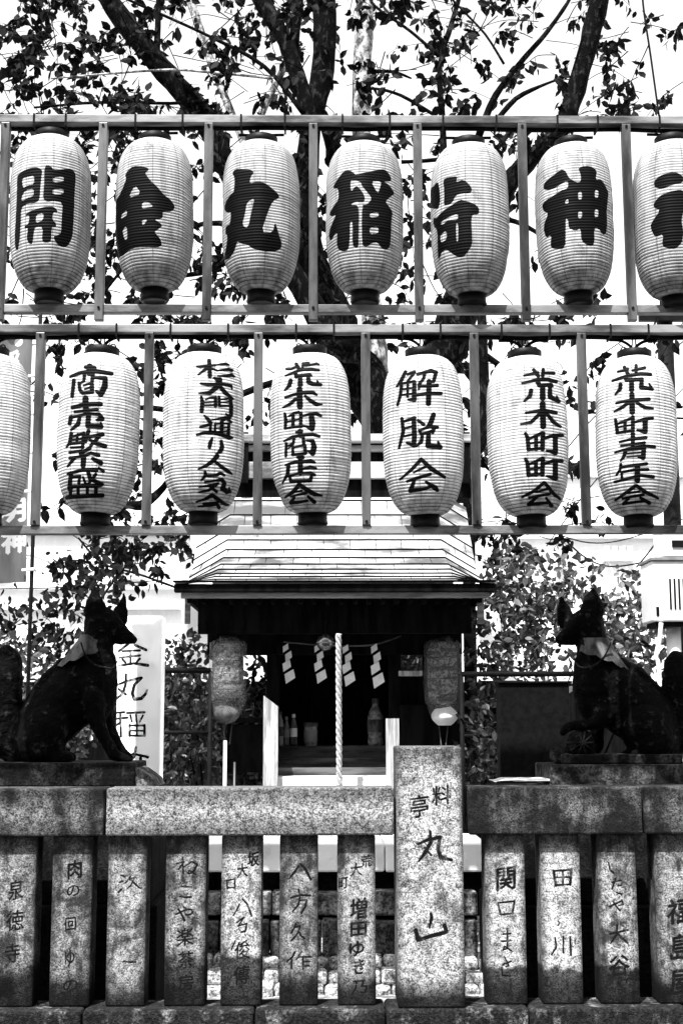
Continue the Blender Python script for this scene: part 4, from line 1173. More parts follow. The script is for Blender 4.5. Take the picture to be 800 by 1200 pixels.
YO = YE + .70
zst = P(390, 874, YE + .66).z
def small_base(px): return P(px, 874, YO).x
def bottle(px, hpx, rpx, label, mat, cap, cat='bottle'):
    k = mpp(400, 850, YO)
    x, h, r_ = small_base(px), hpx * k, rpx * k
    t = empty('bottle', (x, YO, zst), label, cat)
    prof = [(0, 0), (r_, 0), (r_, h * .12), (r_ * .93, h * .2), (r_, h * .3), (r_, h * .6), (r_ * .8, h * .72), (r_ * .42, h * .84), (r_ * .4, h * .88)]
    MB().lathe(prof, (x, YO, zst), 20).build('glass_body', mat, t, True)
    MB().lathe([(r_ * 1.02, h * .28), (r_ * 1.02, h * .55)], (x, YO, zst), 20).build('paper_label', cap, t, True)
    MB().lathe([(r_ * .46, h * .88), (r_ * .48, h * .99), (0, h)], (x, YO, zst), 16).build('cap', cap, t, True)
    return t
mgl = mat_plain('clear_drink_bottle', .1, .32, 50, .12, 0, .7)
bottle(440, 55, 9.5, 'plastic drink bottle with a screw cap offered on the shrine step', mgl, M['bib'])
bottle(335.5, 34, 3.5, 'slim white offering bottle, left of the pair at the shrine doors', M['bib'], M['shade_grey'])
bottle(344, 37, 4.2, 'slim white offering bottle with flowers in its neck at the shrine doors', M['bib'], M['white_box'])
bottle(328, 40, 4.5, 'narrow dark bottle behind the pale stair post', M['shade_grey'], M['bib'])
k = mpp(400, 850, YO)
x = small_base(364)
t = empty('cup', (x, YO, zst), 'squat glass cup with a lid beside the slim bottles', 'cup')
MB().lathe([(0, 0), (8 * k, 0), (8 * k, 22 * k)], (x, YO, zst), 20).build('glass_body', mgl, t, True)
MB().lathe([(8.8 * k, 22 * k), (8.8 * k, 27 * k), (0, 27 * k)], (x, YO, zst), 20).build('lid', M['bib'], t, True)
MB().lathe([(8.1 * k, 5 * k), (8.1 * k, 18 * k)], (x, YO, zst), 20).build('paper_label', M['shade_grey'], t, True)

def hung_lantern(px, y0, y1, wpx, Y, label, ringtail):
    a, b_ = P(px, y0, Y), P(px, y1, Y)
    c = (a + b_) / 2
    Hh, rr_ = a.z - b_.z, wpx * .5 * mpp(px, y0, Y)
    t = empty('hanging_lantern', c, label, 'hanging lantern', 'plastic wrapped lanterns under the eaves')
    prof = []
    for i in range(81):
        q = i / 80
        aa = abs(2 * q - 1)
        r_ = rr_ * .86 * (.5 + .5 * (1 - aa ** 4.5) ** .5) + (.0018 if i % 3 else 0)
        prof.append((r_, (q - .5) * Hh))
    m = MN('printed_lantern_paper')
    v = m.coord()
    n1 = m.noise(v, 26, 4, .7, 2)
    sp = m.n('ShaderNodeSeparateXYZ'); m.l(v, sp.inputs[0])
    m.fin(m.bsdf(m.math('MULTIPLY', m.ramp(n1, .44, .56, .02, .2), m.ramp(m.noise(m.coord((.3, .3, 3)), 14, 2, .5), .4, .55, .15, 1)), .7, 0, .1))
    MB().lathe(prof, c, 40).build('paper_shade', m.m, t, True)
    MB().lathe([(rr_ * .45, Hh / 2), (rr_ * .47, Hh / 2 + .03), (0, Hh / 2 + .03)], c, 24).build('top_ring', M['black'], t, True)
    MB().lathe([(rr_ * .45, -Hh / 2), (rr_ * .45, -Hh / 2 - .03), (0, -Hh / 2 - .03)], c, 24).build('bottom_ring', M['black'], t, True)
    # crumpled clear bag
    vs, fs = [], []
    n, mm = 40, 34
    for j in range(mm + 1):
        q = j / mm
        z = Hh * .56 - q * Hh * 1.26
        base = rr_ * (1.06 if q < .8 else 1.06 - (q - .8) * 1.6)
        if q < .06: base = rr_ * (.5 + q * 9)
        for i in range(n):
            th = 2 * math.pi * i / n
            r_ = base * (1 + .07 * noise.noise(Vector((math.cos(th) * 2, math.sin(th) * 2, z * 14))) + .03 * math.sin(5 * th + z * 20))
            vs.append(c + Vector((r_ * math.cos(th), r_ * math.sin(th), z)))
    for j in range(mm):
        for i in range(n):
            fs.append((j * n + i, j * n + (i + 1) % n, (j + 1) * n + (i + 1) % n, (j + 1) * n + i))
    mesh_obj('plastic_bag', vs, fs, M['plastic'], t, True)
    zz = -Hh * .5 - .04
    q = c + Vector((ringtail * .008, 0, zz))
    vs, fs = [], []
    for j in range(9):
        for i in range(24):
            th = 2 * math.pi * i / 24
            r_ = rr_ * (.22 + .56 * math.sin((j + .6) * .335) + .05 * noise.noise(Vector((math.cos(th) * 3, math.sin(th) * 3, j))))
            vs.append(q + Vector((r_ * math.cos(th), r_ * math.sin(th), .03 - j * .012)))
    for j in range(8):
        for i in range(24):
            fs.append((j * 24 + i, j * 24 + (i + 1) % 24, (j + 1) * 24 + (i + 1) % 24, (j + 1) * 24 + i))
    mesh_obj('bag_knot', vs, fs, M['paper_white'] if ringtail > 0 else M['bib'], t, True)
    MB().tube([c + Vector((0, 0, Hh / 2 + .03)), c + Vector((0, 0, Hh / 2 + .07))], .003, 6).build('hook', M['rubber'], t)
    for sx in (-.01, .012):
        zb_ = zz - .07
        MB().tube(smooth_path([c + Vector((sx * 2, 0, zb_)), c + Vector((sx * 1.5, 0, zb_ - .05)), c + Vector((sx, 0, zb_ - .1))], 4), .003, 6).build('tie_end', M['bib'], t, True)
    return t
hung_lantern(267, 752, 822, 42, YE + .24, 'plastic wrapped paper lantern left of the shrine doors, half in sunlight', -1)
hung_lantern(518, 752, 825, 40, YE + .36, 'plastic wrapped paper lantern right of the shrine doors, in shade', 1)
t = empty('stand_pipe', P(266, 920, YE + .1), 'pair of thin pale pipes standing below the left hanging lantern', 'pipe')
for x, y0 in ((264, 868), (275, 893)):
    MB().tube([P(x, y0, YE + .14), Vector((P(x, y0, YE + .14).x, YE + .14, .46))], .0085 if x == 264 else .006, 10).build('pipe', M['metal_v'] if x != 264 else M['white_box'], t, True)

# ------------------------------------------------------------------ banner, boards, boxes and rails
YBN = .8
vs, fs, uvs = [], [], []
bx0, bx1 = P(-62, 500, YBN).x, P(36, 500, YBN).x
bz1, bz0 = P(0, 392, YBN).z, P(0, 682, YBN).z
na, nb = 26, 50
for j in range(nb + 1):
    for i in range(na + 1):
        u, v = i / na, j / nb
        x = bx0 + (bx1 - bx0) * u - .01 * math.sin(v * 3)
        z = bz0 + (bz1 - bz0) * v - (1 - v) * .05 * math.sin(u * 3.1) * (1 - u) 
        y = YBN + .035 * math.sin(u * 7 + v * 2.2) * (1.2 - v) + .012 * math.sin(u * 17 - v * 5)
        vs.append((x, y, z)); uvs.append((u, v))
for j in range(nb):
    for i in range(na):
        a = j * (na + 1) + i
        fs.append((a, a + 1, a + na + 2, a + na + 1))
ink = I().glyph('稲', 10, 425, 26, 28, .8).glyph('荷', 10, 470, 26, 28, .8).glyph('大', 10, 515, 26, 28, .8).glyph('明', 17, 597, 26, 26, .9).glyph('神', 18, 633, 24, 27, .9)
ink.items.append(('s', [(22, 400, 5), (22.5, 400, 5)]))
mk = plane_mask('banner_print', ink, bx0, bx1, bz0, bz1, YBN, 256, 768)
m = MN('printed_banner_cloth')
im = m.n('ShaderNodeTexImage'); im.image = mk; im.extension = 'CLIP'
uvn = m.n('ShaderNodeUVMap'); m.l(uvn.outputs[0], im.inputs['Vector'])
cl = m.ramp(m.noise(m.coord((1, 1, .3)), 8, 4, .6), .3, .7, .10, .2)
mx = m.n('ShaderNodeMix'); m.l(im.outputs['Color'], mx.inputs[0]); m.l(cl, mx.inputs[2]); mx.inputs[3].default_value = .7
b = m.bsdf(mx.outputs[0], .9, 0, .1)
tr = m.n('ShaderNodeBsdfTranslucent'); m.l(mx.outputs[0], tr.inputs['Color'])
ms = m.n('ShaderNodeMixShader'); ms.inputs[0].default_value = .35; m.l(b.outputs[0], ms.inputs[1]); m.l(tr.outputs[0], ms.inputs[2])
m.fin(ms)
ban = empty('banner', (P(38, 700, YBN).x, YBN, 0.0), 'tall grey cloth banner with white characters ending in 明神, behind the racks', 'banner')
mesh_obj('cloth', vs, fs, m.m, ban, True, uvs=uvs)
xp = P(39.5, 600, YBN).x
MB().tube([(xp + .01, YBN, .0), (xp, YBN, 1.6), (xp + .004, YBN, bz1 + .25)], .0085, 8).build('pole', M['rubber'], ban, True)
for k in range(7):
    z = bz0 + .05 + (bz1 - bz0) * k / 6.4
    MB().tube([(xp - .04, YBN, z), (xp + .012, YBN - .012, z + .003), (xp + .014, YBN + .012, z)], .007, 6).build('loop', M['paper_white'], ban)
MB().tube([(bx0, YBN, bz1 + .01), (xp + .01, YBN, bz1 + .01)], .006, 6).build('cross_bar', M['rubber'], ban)

nb_ = pb('notice_board', 585, 668, 801, 924, 1.22, .10, M['rubber'], None, .004)
o = empty('dark_cabinet', P(626, 920, 1.22), 'plain black cabinet standing behind the right fox', 'cabinet')
nb_.name = 'cabinet_body'; nb_.parent = o; nb_.location = nb_.location - o.location
pb('lid', 583, 670, 798, 800.6, 1.21, .12, M['black'], o, .002)
pb('leg', 587, 594, 925, 1000, 1.24, .04, M['black'], o); pb('leg', 659, 666, 925, 1000, 1.24, .04, M['black'], o)
cap = MB().extr([(P(577, 920, .42).x, ZT + .004), (P(643, 920, .42).x, ZT + .004), (P(643, 920, .42).x, P(0, 914.5, .42).z), (P(592, 920, .42).x, P(0, 914.5, .42).z), (P(579, 920, .42).x, P(0, 918, .42).z)], .40, .56).build('stone_offering_slab', mat_plain('white_marble', .4, .7, 20))
tag(cap, 'small white stone slab lying beside the right fox base', 'stone slab')

pf = empty('pipe_railing', (0, 1.75, .46), 'low dark pipe railing running behind the shrine hall through the shrubs', 'railing')
YP2 = 1.75
for x0, x1, y in ((150, 247, 786), (540, 690, 790)):
    a, b_ = P(x0, y, YP2), P(x1, y, YP2)
    b_.z = a.z
    MB().tube([a, b_], .014, 8).build('rail', M['rubber'], pf, True)
    a2, b2 = a - Vector((0, 0, .3)), b_ - Vector((0, 0, .3))
    MB().tube([a2, b2], .01, 8).build('rail', M['rubber'], pf, True)
    for q in (a, b_):
        MB().tube([q, Vector((q.x, q.y, .46))], .012, 8).build('post', M['rubber'], pf, True)
# white meter box on a pole
YM = 1.7
mbx = empty('meter_box', P(792, 920, YM), 'white louvred utility box on a pale column at the right picture edge', 'utility box')
pb('housing', 764, 850, 657, 728, YM, .25, M['white_box'], mbx, .008)
for k in range(8):
    x = 784 + k * 5.2
    pb('louvre', x, x + 2.2, 678, 714, YM - .004, .012, M['rubber'], mbx, .001)
pb('keyhole_plate', 768.5, 772, 711, 722, YM - .004, .01, M['rubber'], mbx, .001)
pb('upper_housing', 776, 850, 618, 652, YM + .03, .2, M['white_box'], mbx, .006)
pb('meter_window', 787, 812, 633, 641, YM + .022, .015, M['rubber'], mbx, .001)
pb('drip_edge', 762, 852, 653, 656.5, YM - .01, .27, M['shade_grey'], mbx, .002)
pb('under_tray', 768, 846, 728.5, 734, YM + .02, .2, M['rubber'], mbx, .002)
a = P(788, 735, YM + .1)
MB().tube([a, Vector((a.x, a.y, .46))], .036, 16).build('column', M['white_box'], mbx, True)
MB().tube(smooth_path([P(774, 730, YM), P(772, 750, YM), P(768, 770, YM), P(771, 780, YM), P(774, 830, YM), P(779, 870, YM)], 5), .011, 8).build('conduit', M['white_box'], mbx, True)
# utility pole and wires
YU = 6.5
up = empty('utility_pole', P(777, 900, YU), 'dark utility pole with a crossarm behind the lanterns at the right', 'utility pole')
a = P(777, 352, YU)
MB().tube([(a.x, YU, 0), a], [.085, .068], 14).build('pole', M['rubber'], up, True)
a1, a2 = P(745, 375, YU), P(840, 378, YU)
MB().box(a1.x, a2.x, YU - .13, YU - .07, a1.z - .04, a1.z + .04).build('crossarm', M['rubber'], up)
for x in (752, 765, 792, 806, 826):
    q = P(x, 371, YU); q.y -= .1
    MB().lathe([(0, 0), (.03, 0), (.045, .03), (.03, .05), (.042, .08), (.02, .12), (0, .12)], (q.x, q.y, a1.z + .04), 12).build('insulator', M['white_box'], up, True)
MB().extr([(P(778, 0, YU).x, P(0, 508, YU).z), (P(815, 0, YU).x, P(0, 508, YU).z), (P(815, 0, YU).x, P(0, 494, YU).z), (P(790, 0, YU).x, P(0, 494, YU).z)], YU - .3, YU + .1).build('bracket_lamp', M['rubber'], up)
WIRES = [([(755, -60), (752, -5), (762, 68), (772, 140), (779, 190)], 4.2, .008), ([(655, 626), (682, 651), (708, 663), (737, 662), (775, 652), (860, 622)], 5, .006),
         ([(590, 610), (640, 622), (690, 636), (740, 630), (820, 600)], 5.2, .005), ([(745, 665), (765, 640), (790, 600)], 4.6, .006), ([(100, 655), (150, 644), (205, 600)], 5.5, .004), ([(0, 690), (80, 688), (190, 680)], 6, .005),
         ([(600, 600), (660, 530), (705, 480), (800, 400)], 6, .006), ([(640, 640), (700, 560), (800, 455)], 6.2, .005), ([(680, 482), (720, 486), (830, 492)], 6, .01), ([(680, 470), (720, 473), (830, 478)], 6, .007)]
lbs = ['single black cable dropping from the top edge past the right trunk', 'sagging wire looping above the right shrub', 'shallow wire just under the lower rack, right side', 'short cable rising beside the white utility box',
       'thin wire at left between leaves and the shrine roof', 'faint level wire behind the left fox ears', 'slanting wire behind the two rightmost lower lanterns', 'lower slanting wire behind the right end of the lower rack', 'level thick cable right of the last lower lanterns', 'thin cable just above the thick level one']
for (pts, Y, r_), lb in zip(WIRES, lbs):
    o = MB().tube(smooth_path([P(x, y, Y) for x, y in pts], 6), r_, 5).build('wire', M['rubber'], None, True)
    tag(o, lb, 'wire')

# ------------------------------------------------------------------ buildings behind
def building(label, x0, x1, ytop, Y, D, wins, mat, ledges=()):
    b_ = empty('building', P((x0 + x1) / 2, 900, Y), label, 'building')
    a, c = P(x0, 800, Y).x, P(x1, 800, Y).x
    zt_ = P((x0 + x1) / 2, ytop, Y).z
    fbox('wall', a, c, Y, Y + D, 0, zt_, mat, b_, .01)
    fbox('parapet', a - .06, c + .06, Y - .06, Y + D + .06, zt_ + .002, zt_ + .14, mat, b_, .01)
    for (wx0, wx1, wy0, wy1) in wins:
        f = pb('window', wx0, wx1, wy0, wy1, Y - .03, .06, M['white_wall'], b_, .004)
        pb('pane', wx0 + 1.2, wx1 - 1.2, wy0 + 1.2, wy1 - 1.2, Y - .045, .012, M['glass_pale'], f, .001)
        pb('sill', wx0 - 1, wx1 + 1, wy1 + .4, wy1 + 2, Y - .08, .09, M['white_wall'], f, .002)
    for y in ledges:
        pb('ledge', x0 + 1, x1 - 1, y, y + 2.5, Y - .07, .068, M['white_wall'], b_, .004)
    return b_
M['glass_pale'] = mat_plain('pale_window_glass', .35, .5, 4, .2, 0, .5)
building('white building with a plain wall behind the left fox and banner', -420, 212, 628, 8.5, 3, [(-30, 10, 640, 676), (60, 84, 700, 740), (140, 170, 648, 676)], M['white_wall'], (688, 712))
building('white building with small windows behind the right shrub', 590, 1200, 560, 10, 4, [(708, 714, 640, 655), (717, 723, 640, 655), (726, 732, 640, 655), (735, 741, 640, 655), (652, 664, 648, 664)], M['white_wall'], (628,))
building('low white house wall seen between shrine hall and shrubs', 214, 588, 700, 9.2, 3, [(230, 242, 715, 735), (560, 575, 715, 735)], M['white_wall'])
def unseen_house(x0, x1, h, label, tone):  # unseen houses behind the camera, added to cut light from the sky
    Y = -12.5
    b_ = empty('unseen_house', ((x0 + x1) / 2, Y, 0), label, 'house')
    m_ = mat_plain('street_facade', tone, tone * 1.3, 3, .85)
    fbox('wall', x0, x1, Y - 6, Y, 0, h, m_, b_, .01)
    fbox('parapet', x0 - .05, x1 + .05, Y - 6.05, Y + .05, h + .002, h + .4, m_, b_, .01)
    n = int((x1 - x0) / 2.2)
    for fl in range(int(h / 3)):
        for k in range(n):
            xx = x0 + (k + .5) * (x1 - x0) / n
            fr = fbox('window', xx - .6, xx + .6, Y + .002, Y + .05, fl * 3 + 1, fl * 3 + 2.3, M['shade_grey'], b_, .004)
            fbox('pane', xx - .52, xx + .52, Y + .051, Y + .06, fl * 3 + 1.08, fl * 3 + 2.22, M['glass'], fr, .001)
unseen_house(-16, -5.2, 11.5, 'unseen house across the street, left, added to block sky light', .08)
unseen_house(-5, 4.5, 12.5, 'unseen dark house facing the shrine, added to block sky light', .06)
unseen_house(4.7, 17, 11, 'unseen house across the street, right, added to block sky light', .08)

# ------------------------------------------------------------------ trees and shrubs
LEAF_V = np.array([(0, 0, 0), (-.25, .26, .045), (.25, .26, .045), (0, .34, -.02), (-.26, .6, .03), (.26, .6, .03), (0, .64, -.03), (0, 1.0, -.06)])
LEAF_F = [(0, 3, 1), (0, 2, 3), (1, 3, 6, 4), (3, 2, 5, 6), (4, 6, 7), (6, 5, 7)]
def leaf_frames(n, down=.6):
    """random rotation matrices, the leaf's length biased downward"""
    d = rng.normal(size=(n, 3)); d[:, 2] -= down * 1.6
    d /= np.linalg.norm(d, axis=1)[:, None]
    a = rng.normal(size=(n, 3))
    x = np.cross(d, a); x /= np.linalg.norm(x, axis=1)[:, None]
    z = np.cross(x, d)
    return np.stack([x, d, z], 2)
def leaf_cloud(name, pos, size, mat, parent, down=.6, kind='stuff', spread=.35):
    n = len(pos)
    Rm = leaf_frames(n, down)
    s = size * (1 + spread * (rng.random(n) - .5) * 2)
    V = np.einsum('nij,kj->nki', Rm, LEAF_V) * s[:, None, None] + np.asarray(pos)[:, None, :]
    k = len(LEAF_V)
    F = [tuple(i * k + q for q in f) for i in range(n) for f in LEAF_F]
    o = mesh_obj(name, V.reshape(-1, 3), F, mat, parent)
    if kind: o['kind'] = kind
    return o
_lm = bpy.data.meshes.new('leaf')
_lm.from_pydata(LEAF_V.tolist(), [], LEAF_F)
_lm.materials.append(M['leaf'])
def single_leaves(pos, size, parent):
    Rm = leaf_frames(len(pos), .6)
    for p, r_ in zip(pos, Rm):
        o = bpy.data.objects.new('leaf', _lm)
        C.objects.link(o)
        o.parent = parent
        s = size * (.75 + .5 * rng.random())
        m4 = Matrix(r_.tolist()).to_4x4() * s
        m4[3][3] = 1
        m4.translation = Vector(p) - wpos(parent)
        o.matrix_local = m4

def limb(name, pts, Y, mat, parent, dy=0.0, n=10, kf=4):
    """pts: (photo x, photo y, radius in photo px[, extra depth])"""
    w_, rr_ = [], []
    for q in pts:
        yy = Y + (q[3] if len(q) > 3 else 0)
        w_.append(P(q[0], q[1], yy)); rr_.append(q[2] * mpp(q[0], q[1], yy))
    sp = smooth_path(w_, kf)
    rs = []
    for i in range(len(w_) - 1):
        for j in range(kf):
            rs.append(rr_[i] + (rr_[i + 1] - rr_[i]) * j / kf)
    rs.append(rr_[-1])
    return MB().tube(sp, rs, n, True, .25).build(name, mat, parent, True)

YT = 3.8
tree = empty('cherry_tree', Vector((P(478, 520, YT).x, YT, .46)), 'large cherry tree behind the racks, its dark limbs forking up over the lanterns', 'tree')
bp = P(478, 520, YT)
MB().tube(smooth_path([(bp.x - .05, YT, .3), (bp.x - .02, YT, 1.2), (bp.x, YT, 2.0), bp, P(480, 470, YT)], 5), [.33, .30, .28, .27, .26, .26, .25, .25, .24, .24, .23, .23, .23, .22, .22, .22, .21, .21, .20, .2, .19], 18, True, .3).build('trunk', M['bark'], tree, True)
limb('limb', [(472, 540, 30), (440, 470, 30), (408, 418, 26), (384, 350, 23), (364, 300, 17), (358, 230, 14), (364, 150, 13), (378, 80, 14), (380, 0, 14), (376, -60, 13)], YT, M['bark'], tree)
limb('limb', [(482, 530, 36), (505, 450, 30), (530, 385, 24), (560, 290, 18), (590, 225, 13), (618, 190, 10.5), (645, 166, 9.5), (664, 138, 11), (684, 70, 11.5), (702, 0, 11), (718, -60, 10)], YT, M['bark'], tree)
limb('limb', [(400, 420, 20), (352, 335, 14), (305, 268, 12), (268, 200, 13), (240, 140, 13.5), (205, 98, 13), (165, 50, 12.5), (125, -4, 12), (90, -50, 11)], YT - .3, M['bark'], tree)
limb('limb', [(440, 440, 16), (436, 370, 13), (425, 280, 11), (424, 200, 11), (423, 130, 11), (425, 60, 11), (427, 0, 10), (430, -60, 9)], YT + .3, M['bark_pale'], tree)
limb('limb', [(366, 150, 9), (352, 100, 9), (334, 50, 9.5), (310, 8, 10), (290, -40, 9)], YT - .1, M['bark'], tree)
limb('limb', [(392, 190, 10), (384, 150, 9), (350, 95, 6), (346, 30, 6), (358, -40, 5)], YT + .2, M['bark'], tree)
limb('branch', [(184, 62, 4.5), (185, 30, 3.5), (187, -20, 3)], YT - .3, M['bark'], tree)
limb('branch', [(300, 200, 5), (272, 135, 4.5), (252, 85, 4.5), (236, 40, 5), (220, -10, 5.5)], YT + .5, M['bark_pale'], tree)
limb('branch', [(296, 160, 5), (312, 120, 4.5), (336, 72, 4), (352, 20, 3), (350, -20, 3)], YT + .4, M['bark_pale'], tree)
limb('branch', [(356, 134, 3.2), (310, 78, 2.6), (240, 40, 2.0), (160, 4, 1.6), (120, -14, 1.5)], YT - .5, M['bark'], tree, n=6)
limb('branch', [(320, 92, 1.8), (250, 85, 1.6), (190, 82, 1.4), (60, 92, 1)], YT - .6, M['bark_pale'], tree, n=6)
limb('branch', [(245, 118, 3), (200, 121, 2), (120, 120, 2), (40, 126, 1.2)], YT - .4, M['bark'], tree, n=6)
limb('branch', [(560, 160, 4.5), (580, 112, 4), (608, 75, 3.4), (640, 38, 2.8), (664, 4, 2.2), (675, -20, 2)], YT - .2, M['bark'], tree, n=7)
limb('branch', [(574, 150, 3.5), (604, 116, 3), (640, 98, 2), (660, 92, 1)], YT - .3, M['bark'], tree, n=6)
limb('branch', [(520, 200, 4.5), (518, 140, 4), (515, 78, 3.2), (528, 30, 3), (540, -10, 2.6)], YT + .1, M['bark'], tree, n=7)
limb('branch', [(514, 66, 2.4), (480, 36, 2), (440, 8, 1.6), (430, -10, 1.5)], YT - .1, M['bark'], tree, n=6)
limb('branch', [(590, 75, 1.6), (568, 40, 1.5), (532, 2, 1.4), (520, -15, 1.2)], YT - .2, M['bark'], tree, n=6)
limb('branch', [(510, 136, 2.2), (470, 112, 2), (440, 104, 1.6), (425, 106, 2)], YT + .1, M['bark'], tree, n=6)
limb('branch', [(430, 84, 3), (460, 84, 2), (482, 92, 1)], YT + .2, M['bark'], tree, n=6)
limb('branch', [(470, 190, 2.5), (520, 186, 2.5), (560, 176, 2)], YT + .2, M['bark'], tree, n=6)
limb('branch', [(640, 280, 2.5), (610, 262, 3), (585, 255, 3.5)], YT - .1, M['bark'], tree, n=6)
limb('branch', [(345, 330, 5), (290, 300, 4), (235, 320, 3), (150, 330, 2)], YT - .2, M['bark'], tree, n=6)
limb('branch', [(300, 275, 4), (240, 262, 3), (160, 300, 2), (110, 360, 1.2)], YT - .3, M['bark'], tree, n=6)
limb('branch', [(420, 430, 6), (330, 445, 4), (230, 480, 4), (160, 478, 3), (120, 500, 2)], YT - .2, M['bark'], tree, n=6)
limb('branch', [(250, 478, 3), (200, 560, 3), (170, 590, 7), (150, 592, 5), (130, 600, 2)], YT - .2, M['bark'], tree, n=6)
limb('branch', [(540, 400, 5), (600, 440, 3), (640, 500, 2), (660, 560, 1)], YT + .1, M['bark'], tree, n=6)
slim = empty('slim_tree', Vector((P(545, 600, 3).x, 3.0, .46)), 'slim dark trunk rising between the fifth and sixth lower lanterns', 'tree')
sp_ = P(549, 600, 3)
MB().tube(smooth_path([(sp_.x, 3, .4), sp_, P(567, 505, 3), P(565, 400, 3), P(560, 300, 3), P(552, 200, 3)], 4), [.042 - .001 * k for k in range(21)], 10, True, .2).build('trunk', M['bark'], slim, True)

GRID = [(-25, 40, "854667541"), (40, 90, "755556444"), (90, 140, "876435235"), (140, 200, "875244530"), (200, 260, "765255300"), (260, 320, "665344310"),
        (320, 380, "556445421"), (380, 440, "345434331"), (440, 500, "245422430"), (500, 560, "145200320"), (560, 620, "144000310"), (620, 665, "253000420")]
pts_l, twigs = [], []
for y0, y1, row in GRID:
    for i, ch in enumerate(row):
        n = int(round(int(ch) * (1.55 if i < 4 else 1.2) * (y1 - y0) / 50 + rng.random() * .6))
        for _ in range(n):
            cx, cy = (i + rng.random()) * 89, y0 + rng.random() * (y1 - y0)
            if noise.noise(Vector((cx * .016, cy * .016, 3.1))) < -.18 and rng.random() < .75: continue
            Y = YT + rng.uniform(-1.1, 1.0)
            a = P(cx, cy, Y)
            d = Vector(rng.normal(size=3).tolist()); d.z = d.z * .35 - .25; d.normalize()
            L = rng.uniform(.18, .4)
            sdir = d.cross(Vector((0, 1, 0))).normalized()
            path = [a - d * L * .9 + sdir * rng.uniform(-.06, .06), a - d * L * .35, a, a + d * L * .45 + Vector((0, 0, -.03))]
            sp = smooth_path(path, 3)
            twigs.append((sp, .0042))
            for q in range(int(rng.integers(2, 5))):
                o0 = sp[int(rng.integers(3, len(sp)))]
                dd = (d * .5 + Vector(rng.normal(size=3).tolist()) * .7 + Vector((0, 0, -.35))).normalized()
                l2 = rng.uniform(.06, .14)
                twigs.append((smooth_path([o0, o0 + dd * l2 * .5 + Vector((0, 0, .012)), o0 + dd * l2], 2), .0022))
                for k in range(int(rng.integers(3, 8))):
                    pts_l.append(tuple(o0 + dd * l2 * (k + .5) / 6 + Vector(rng.normal(size=3).tolist()) * .014))
pts_l = np.array(pts_l)
order = np.argsort(pts_l[:, 1])
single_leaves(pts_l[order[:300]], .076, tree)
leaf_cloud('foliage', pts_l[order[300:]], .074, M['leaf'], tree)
tw = MB()
for sp, r_ in twigs: tw.tube(sp, [r_ * (1 - .6 * k / len(sp)) for k in range(len(sp))], 4, False)
tw.build('twigs', M['bark'], tree)['kind'] = 'stuff'
print('canopy leaves', len(pts_l))

def shrub(name, label, blobs, size, mat, per, stems=5, down=.3, branches=()):
    pos = []
    for (cx, cy, rx, ry, Y, dY, n) in blobs:
        k = 0
        while k < n:
            u = rng.uniform(-1, 1, 3)
            if (u ** 2).sum() > 1: continue
            px, py = cx + u[0] * rx, cy + u[1] * ry
            # keep ragged gaps
            if noise.noise(Vector((px * .045, py * .045, Y))) < -.16 and rng.random() < .8: 
                k += 1; continue
            pos.append(tuple(P(px, py, Y + u[2] * dY)))
            k += 1
    pos = np.array(pos)
    c = blobs[0]
    base = P(c[0], c[1], c[4]); base.z = .46
    t = empty(name, base, label, 'shrub')
    leaf_cloud('foliage', pos, size, mat, t, down)
    for s_ in range(stems):
        tgt = Vector(pos[rng.integers(len(pos))].tolist()); tgt.z = .46 + (tgt.z - .46) * .7
        root = Vector((base.x + rng.uniform(-.08, .08), base.y + rng.uniform(-.08, .08), .44))
        mid = root.lerp(tgt, .5) + Vector((rng.uniform(-.08, .08), rng.uniform(-.05, .05), .1))
        MB().tube(smooth_path([root, mid, tgt], 5), [.013 - .0009 * k for k in range(11)], 6).build('stem', M['bark'], t, True)
    for br in branches:
        limb('branch', br[1], br[0], M['bark'], t, n=6)
    return t
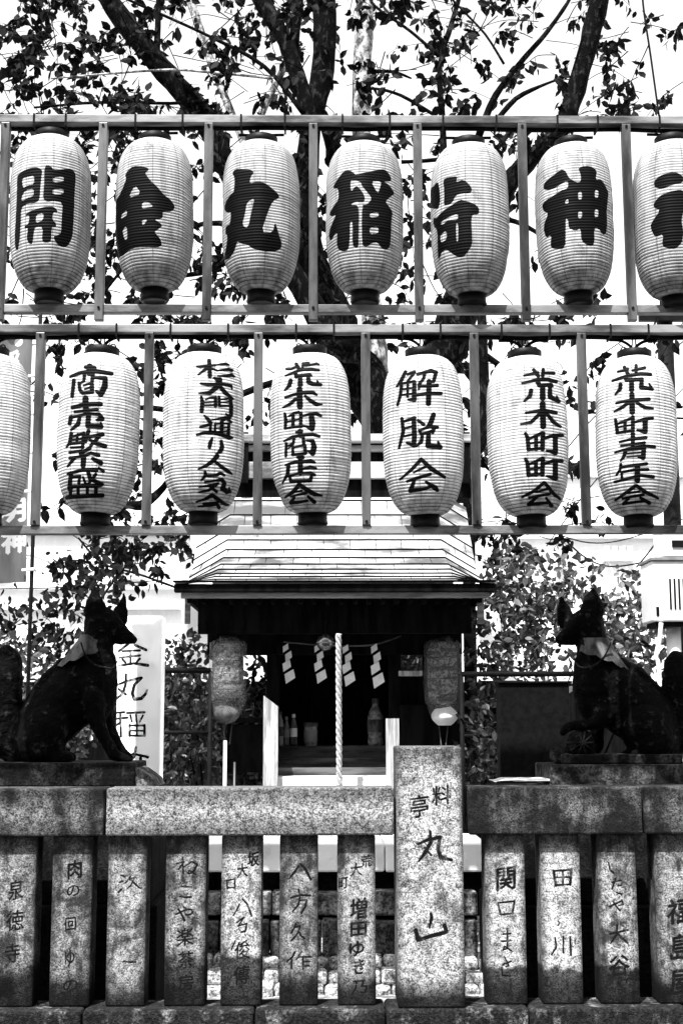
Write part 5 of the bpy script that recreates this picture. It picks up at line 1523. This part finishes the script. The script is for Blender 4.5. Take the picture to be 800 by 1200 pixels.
shrub('shrub', 'loose leafy shrub with hanging sprays above the left fox', [(120, 668, 75, 42, 2.0, .4, 260), (165, 640, 60, 26, 2.0, .4, 120), (95, 700, 50, 30, 2.0, .4, 140), (55, 745, 60, 42, 2.1, .4, 230), (20, 720, 60, 36, 2.1, .4, 120)], .05, M['leaf'], 1, 4, .5,
      [(2.0, [(205, 688, 1.4), (160, 672, 1.4), (120, 660, 1.4), (92, 630, 1.2)]), (2.0, [(70, 800, 2.5), (100, 740, 2), (120, 700, 1.5), (150, 660, 1)])])
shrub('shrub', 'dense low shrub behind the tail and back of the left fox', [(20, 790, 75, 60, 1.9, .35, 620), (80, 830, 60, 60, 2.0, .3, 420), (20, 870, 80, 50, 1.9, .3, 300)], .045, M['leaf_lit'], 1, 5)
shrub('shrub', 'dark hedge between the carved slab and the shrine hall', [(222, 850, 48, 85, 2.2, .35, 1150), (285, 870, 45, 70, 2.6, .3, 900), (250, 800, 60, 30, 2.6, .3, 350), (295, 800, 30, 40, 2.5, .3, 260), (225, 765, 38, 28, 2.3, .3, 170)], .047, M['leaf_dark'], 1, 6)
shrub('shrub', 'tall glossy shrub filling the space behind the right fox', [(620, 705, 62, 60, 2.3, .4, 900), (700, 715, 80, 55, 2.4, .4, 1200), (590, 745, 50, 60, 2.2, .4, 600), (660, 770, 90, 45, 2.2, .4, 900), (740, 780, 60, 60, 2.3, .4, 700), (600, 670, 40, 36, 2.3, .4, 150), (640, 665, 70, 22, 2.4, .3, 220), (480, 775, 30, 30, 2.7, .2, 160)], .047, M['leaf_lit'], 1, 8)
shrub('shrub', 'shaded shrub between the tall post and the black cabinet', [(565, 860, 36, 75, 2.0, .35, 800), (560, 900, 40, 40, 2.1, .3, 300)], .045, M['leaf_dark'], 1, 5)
# added dark boards, standing in for shade in the gaps of the shrubs
bf = empty('shade_boards', (0, 3.3, .46), 'added dark boards behind the shrubs that deepen the shade in their gaps', 'fence')
zf = P(300, 800, 3.3).z
x = -3.2
nbd = 0
while x < 3.4:
    if True:
        wdt = random.uniform(.11, .14)
        fbox('board', x, x + wdt + .006, 3.3 + .013 * (nbd % 2), 3.311 + .013 * (nbd % 2), .46, zf + random.uniform(-.01, .01), M['wood_black'], bf, .002)
    x += wdt
    nbd += 1
for z in (.7, zf - .12):
    fbox('fence_rail', -3.2, 3.4, 3.335, 3.37, z, z + .07, M['wood_black'], bf, .002)
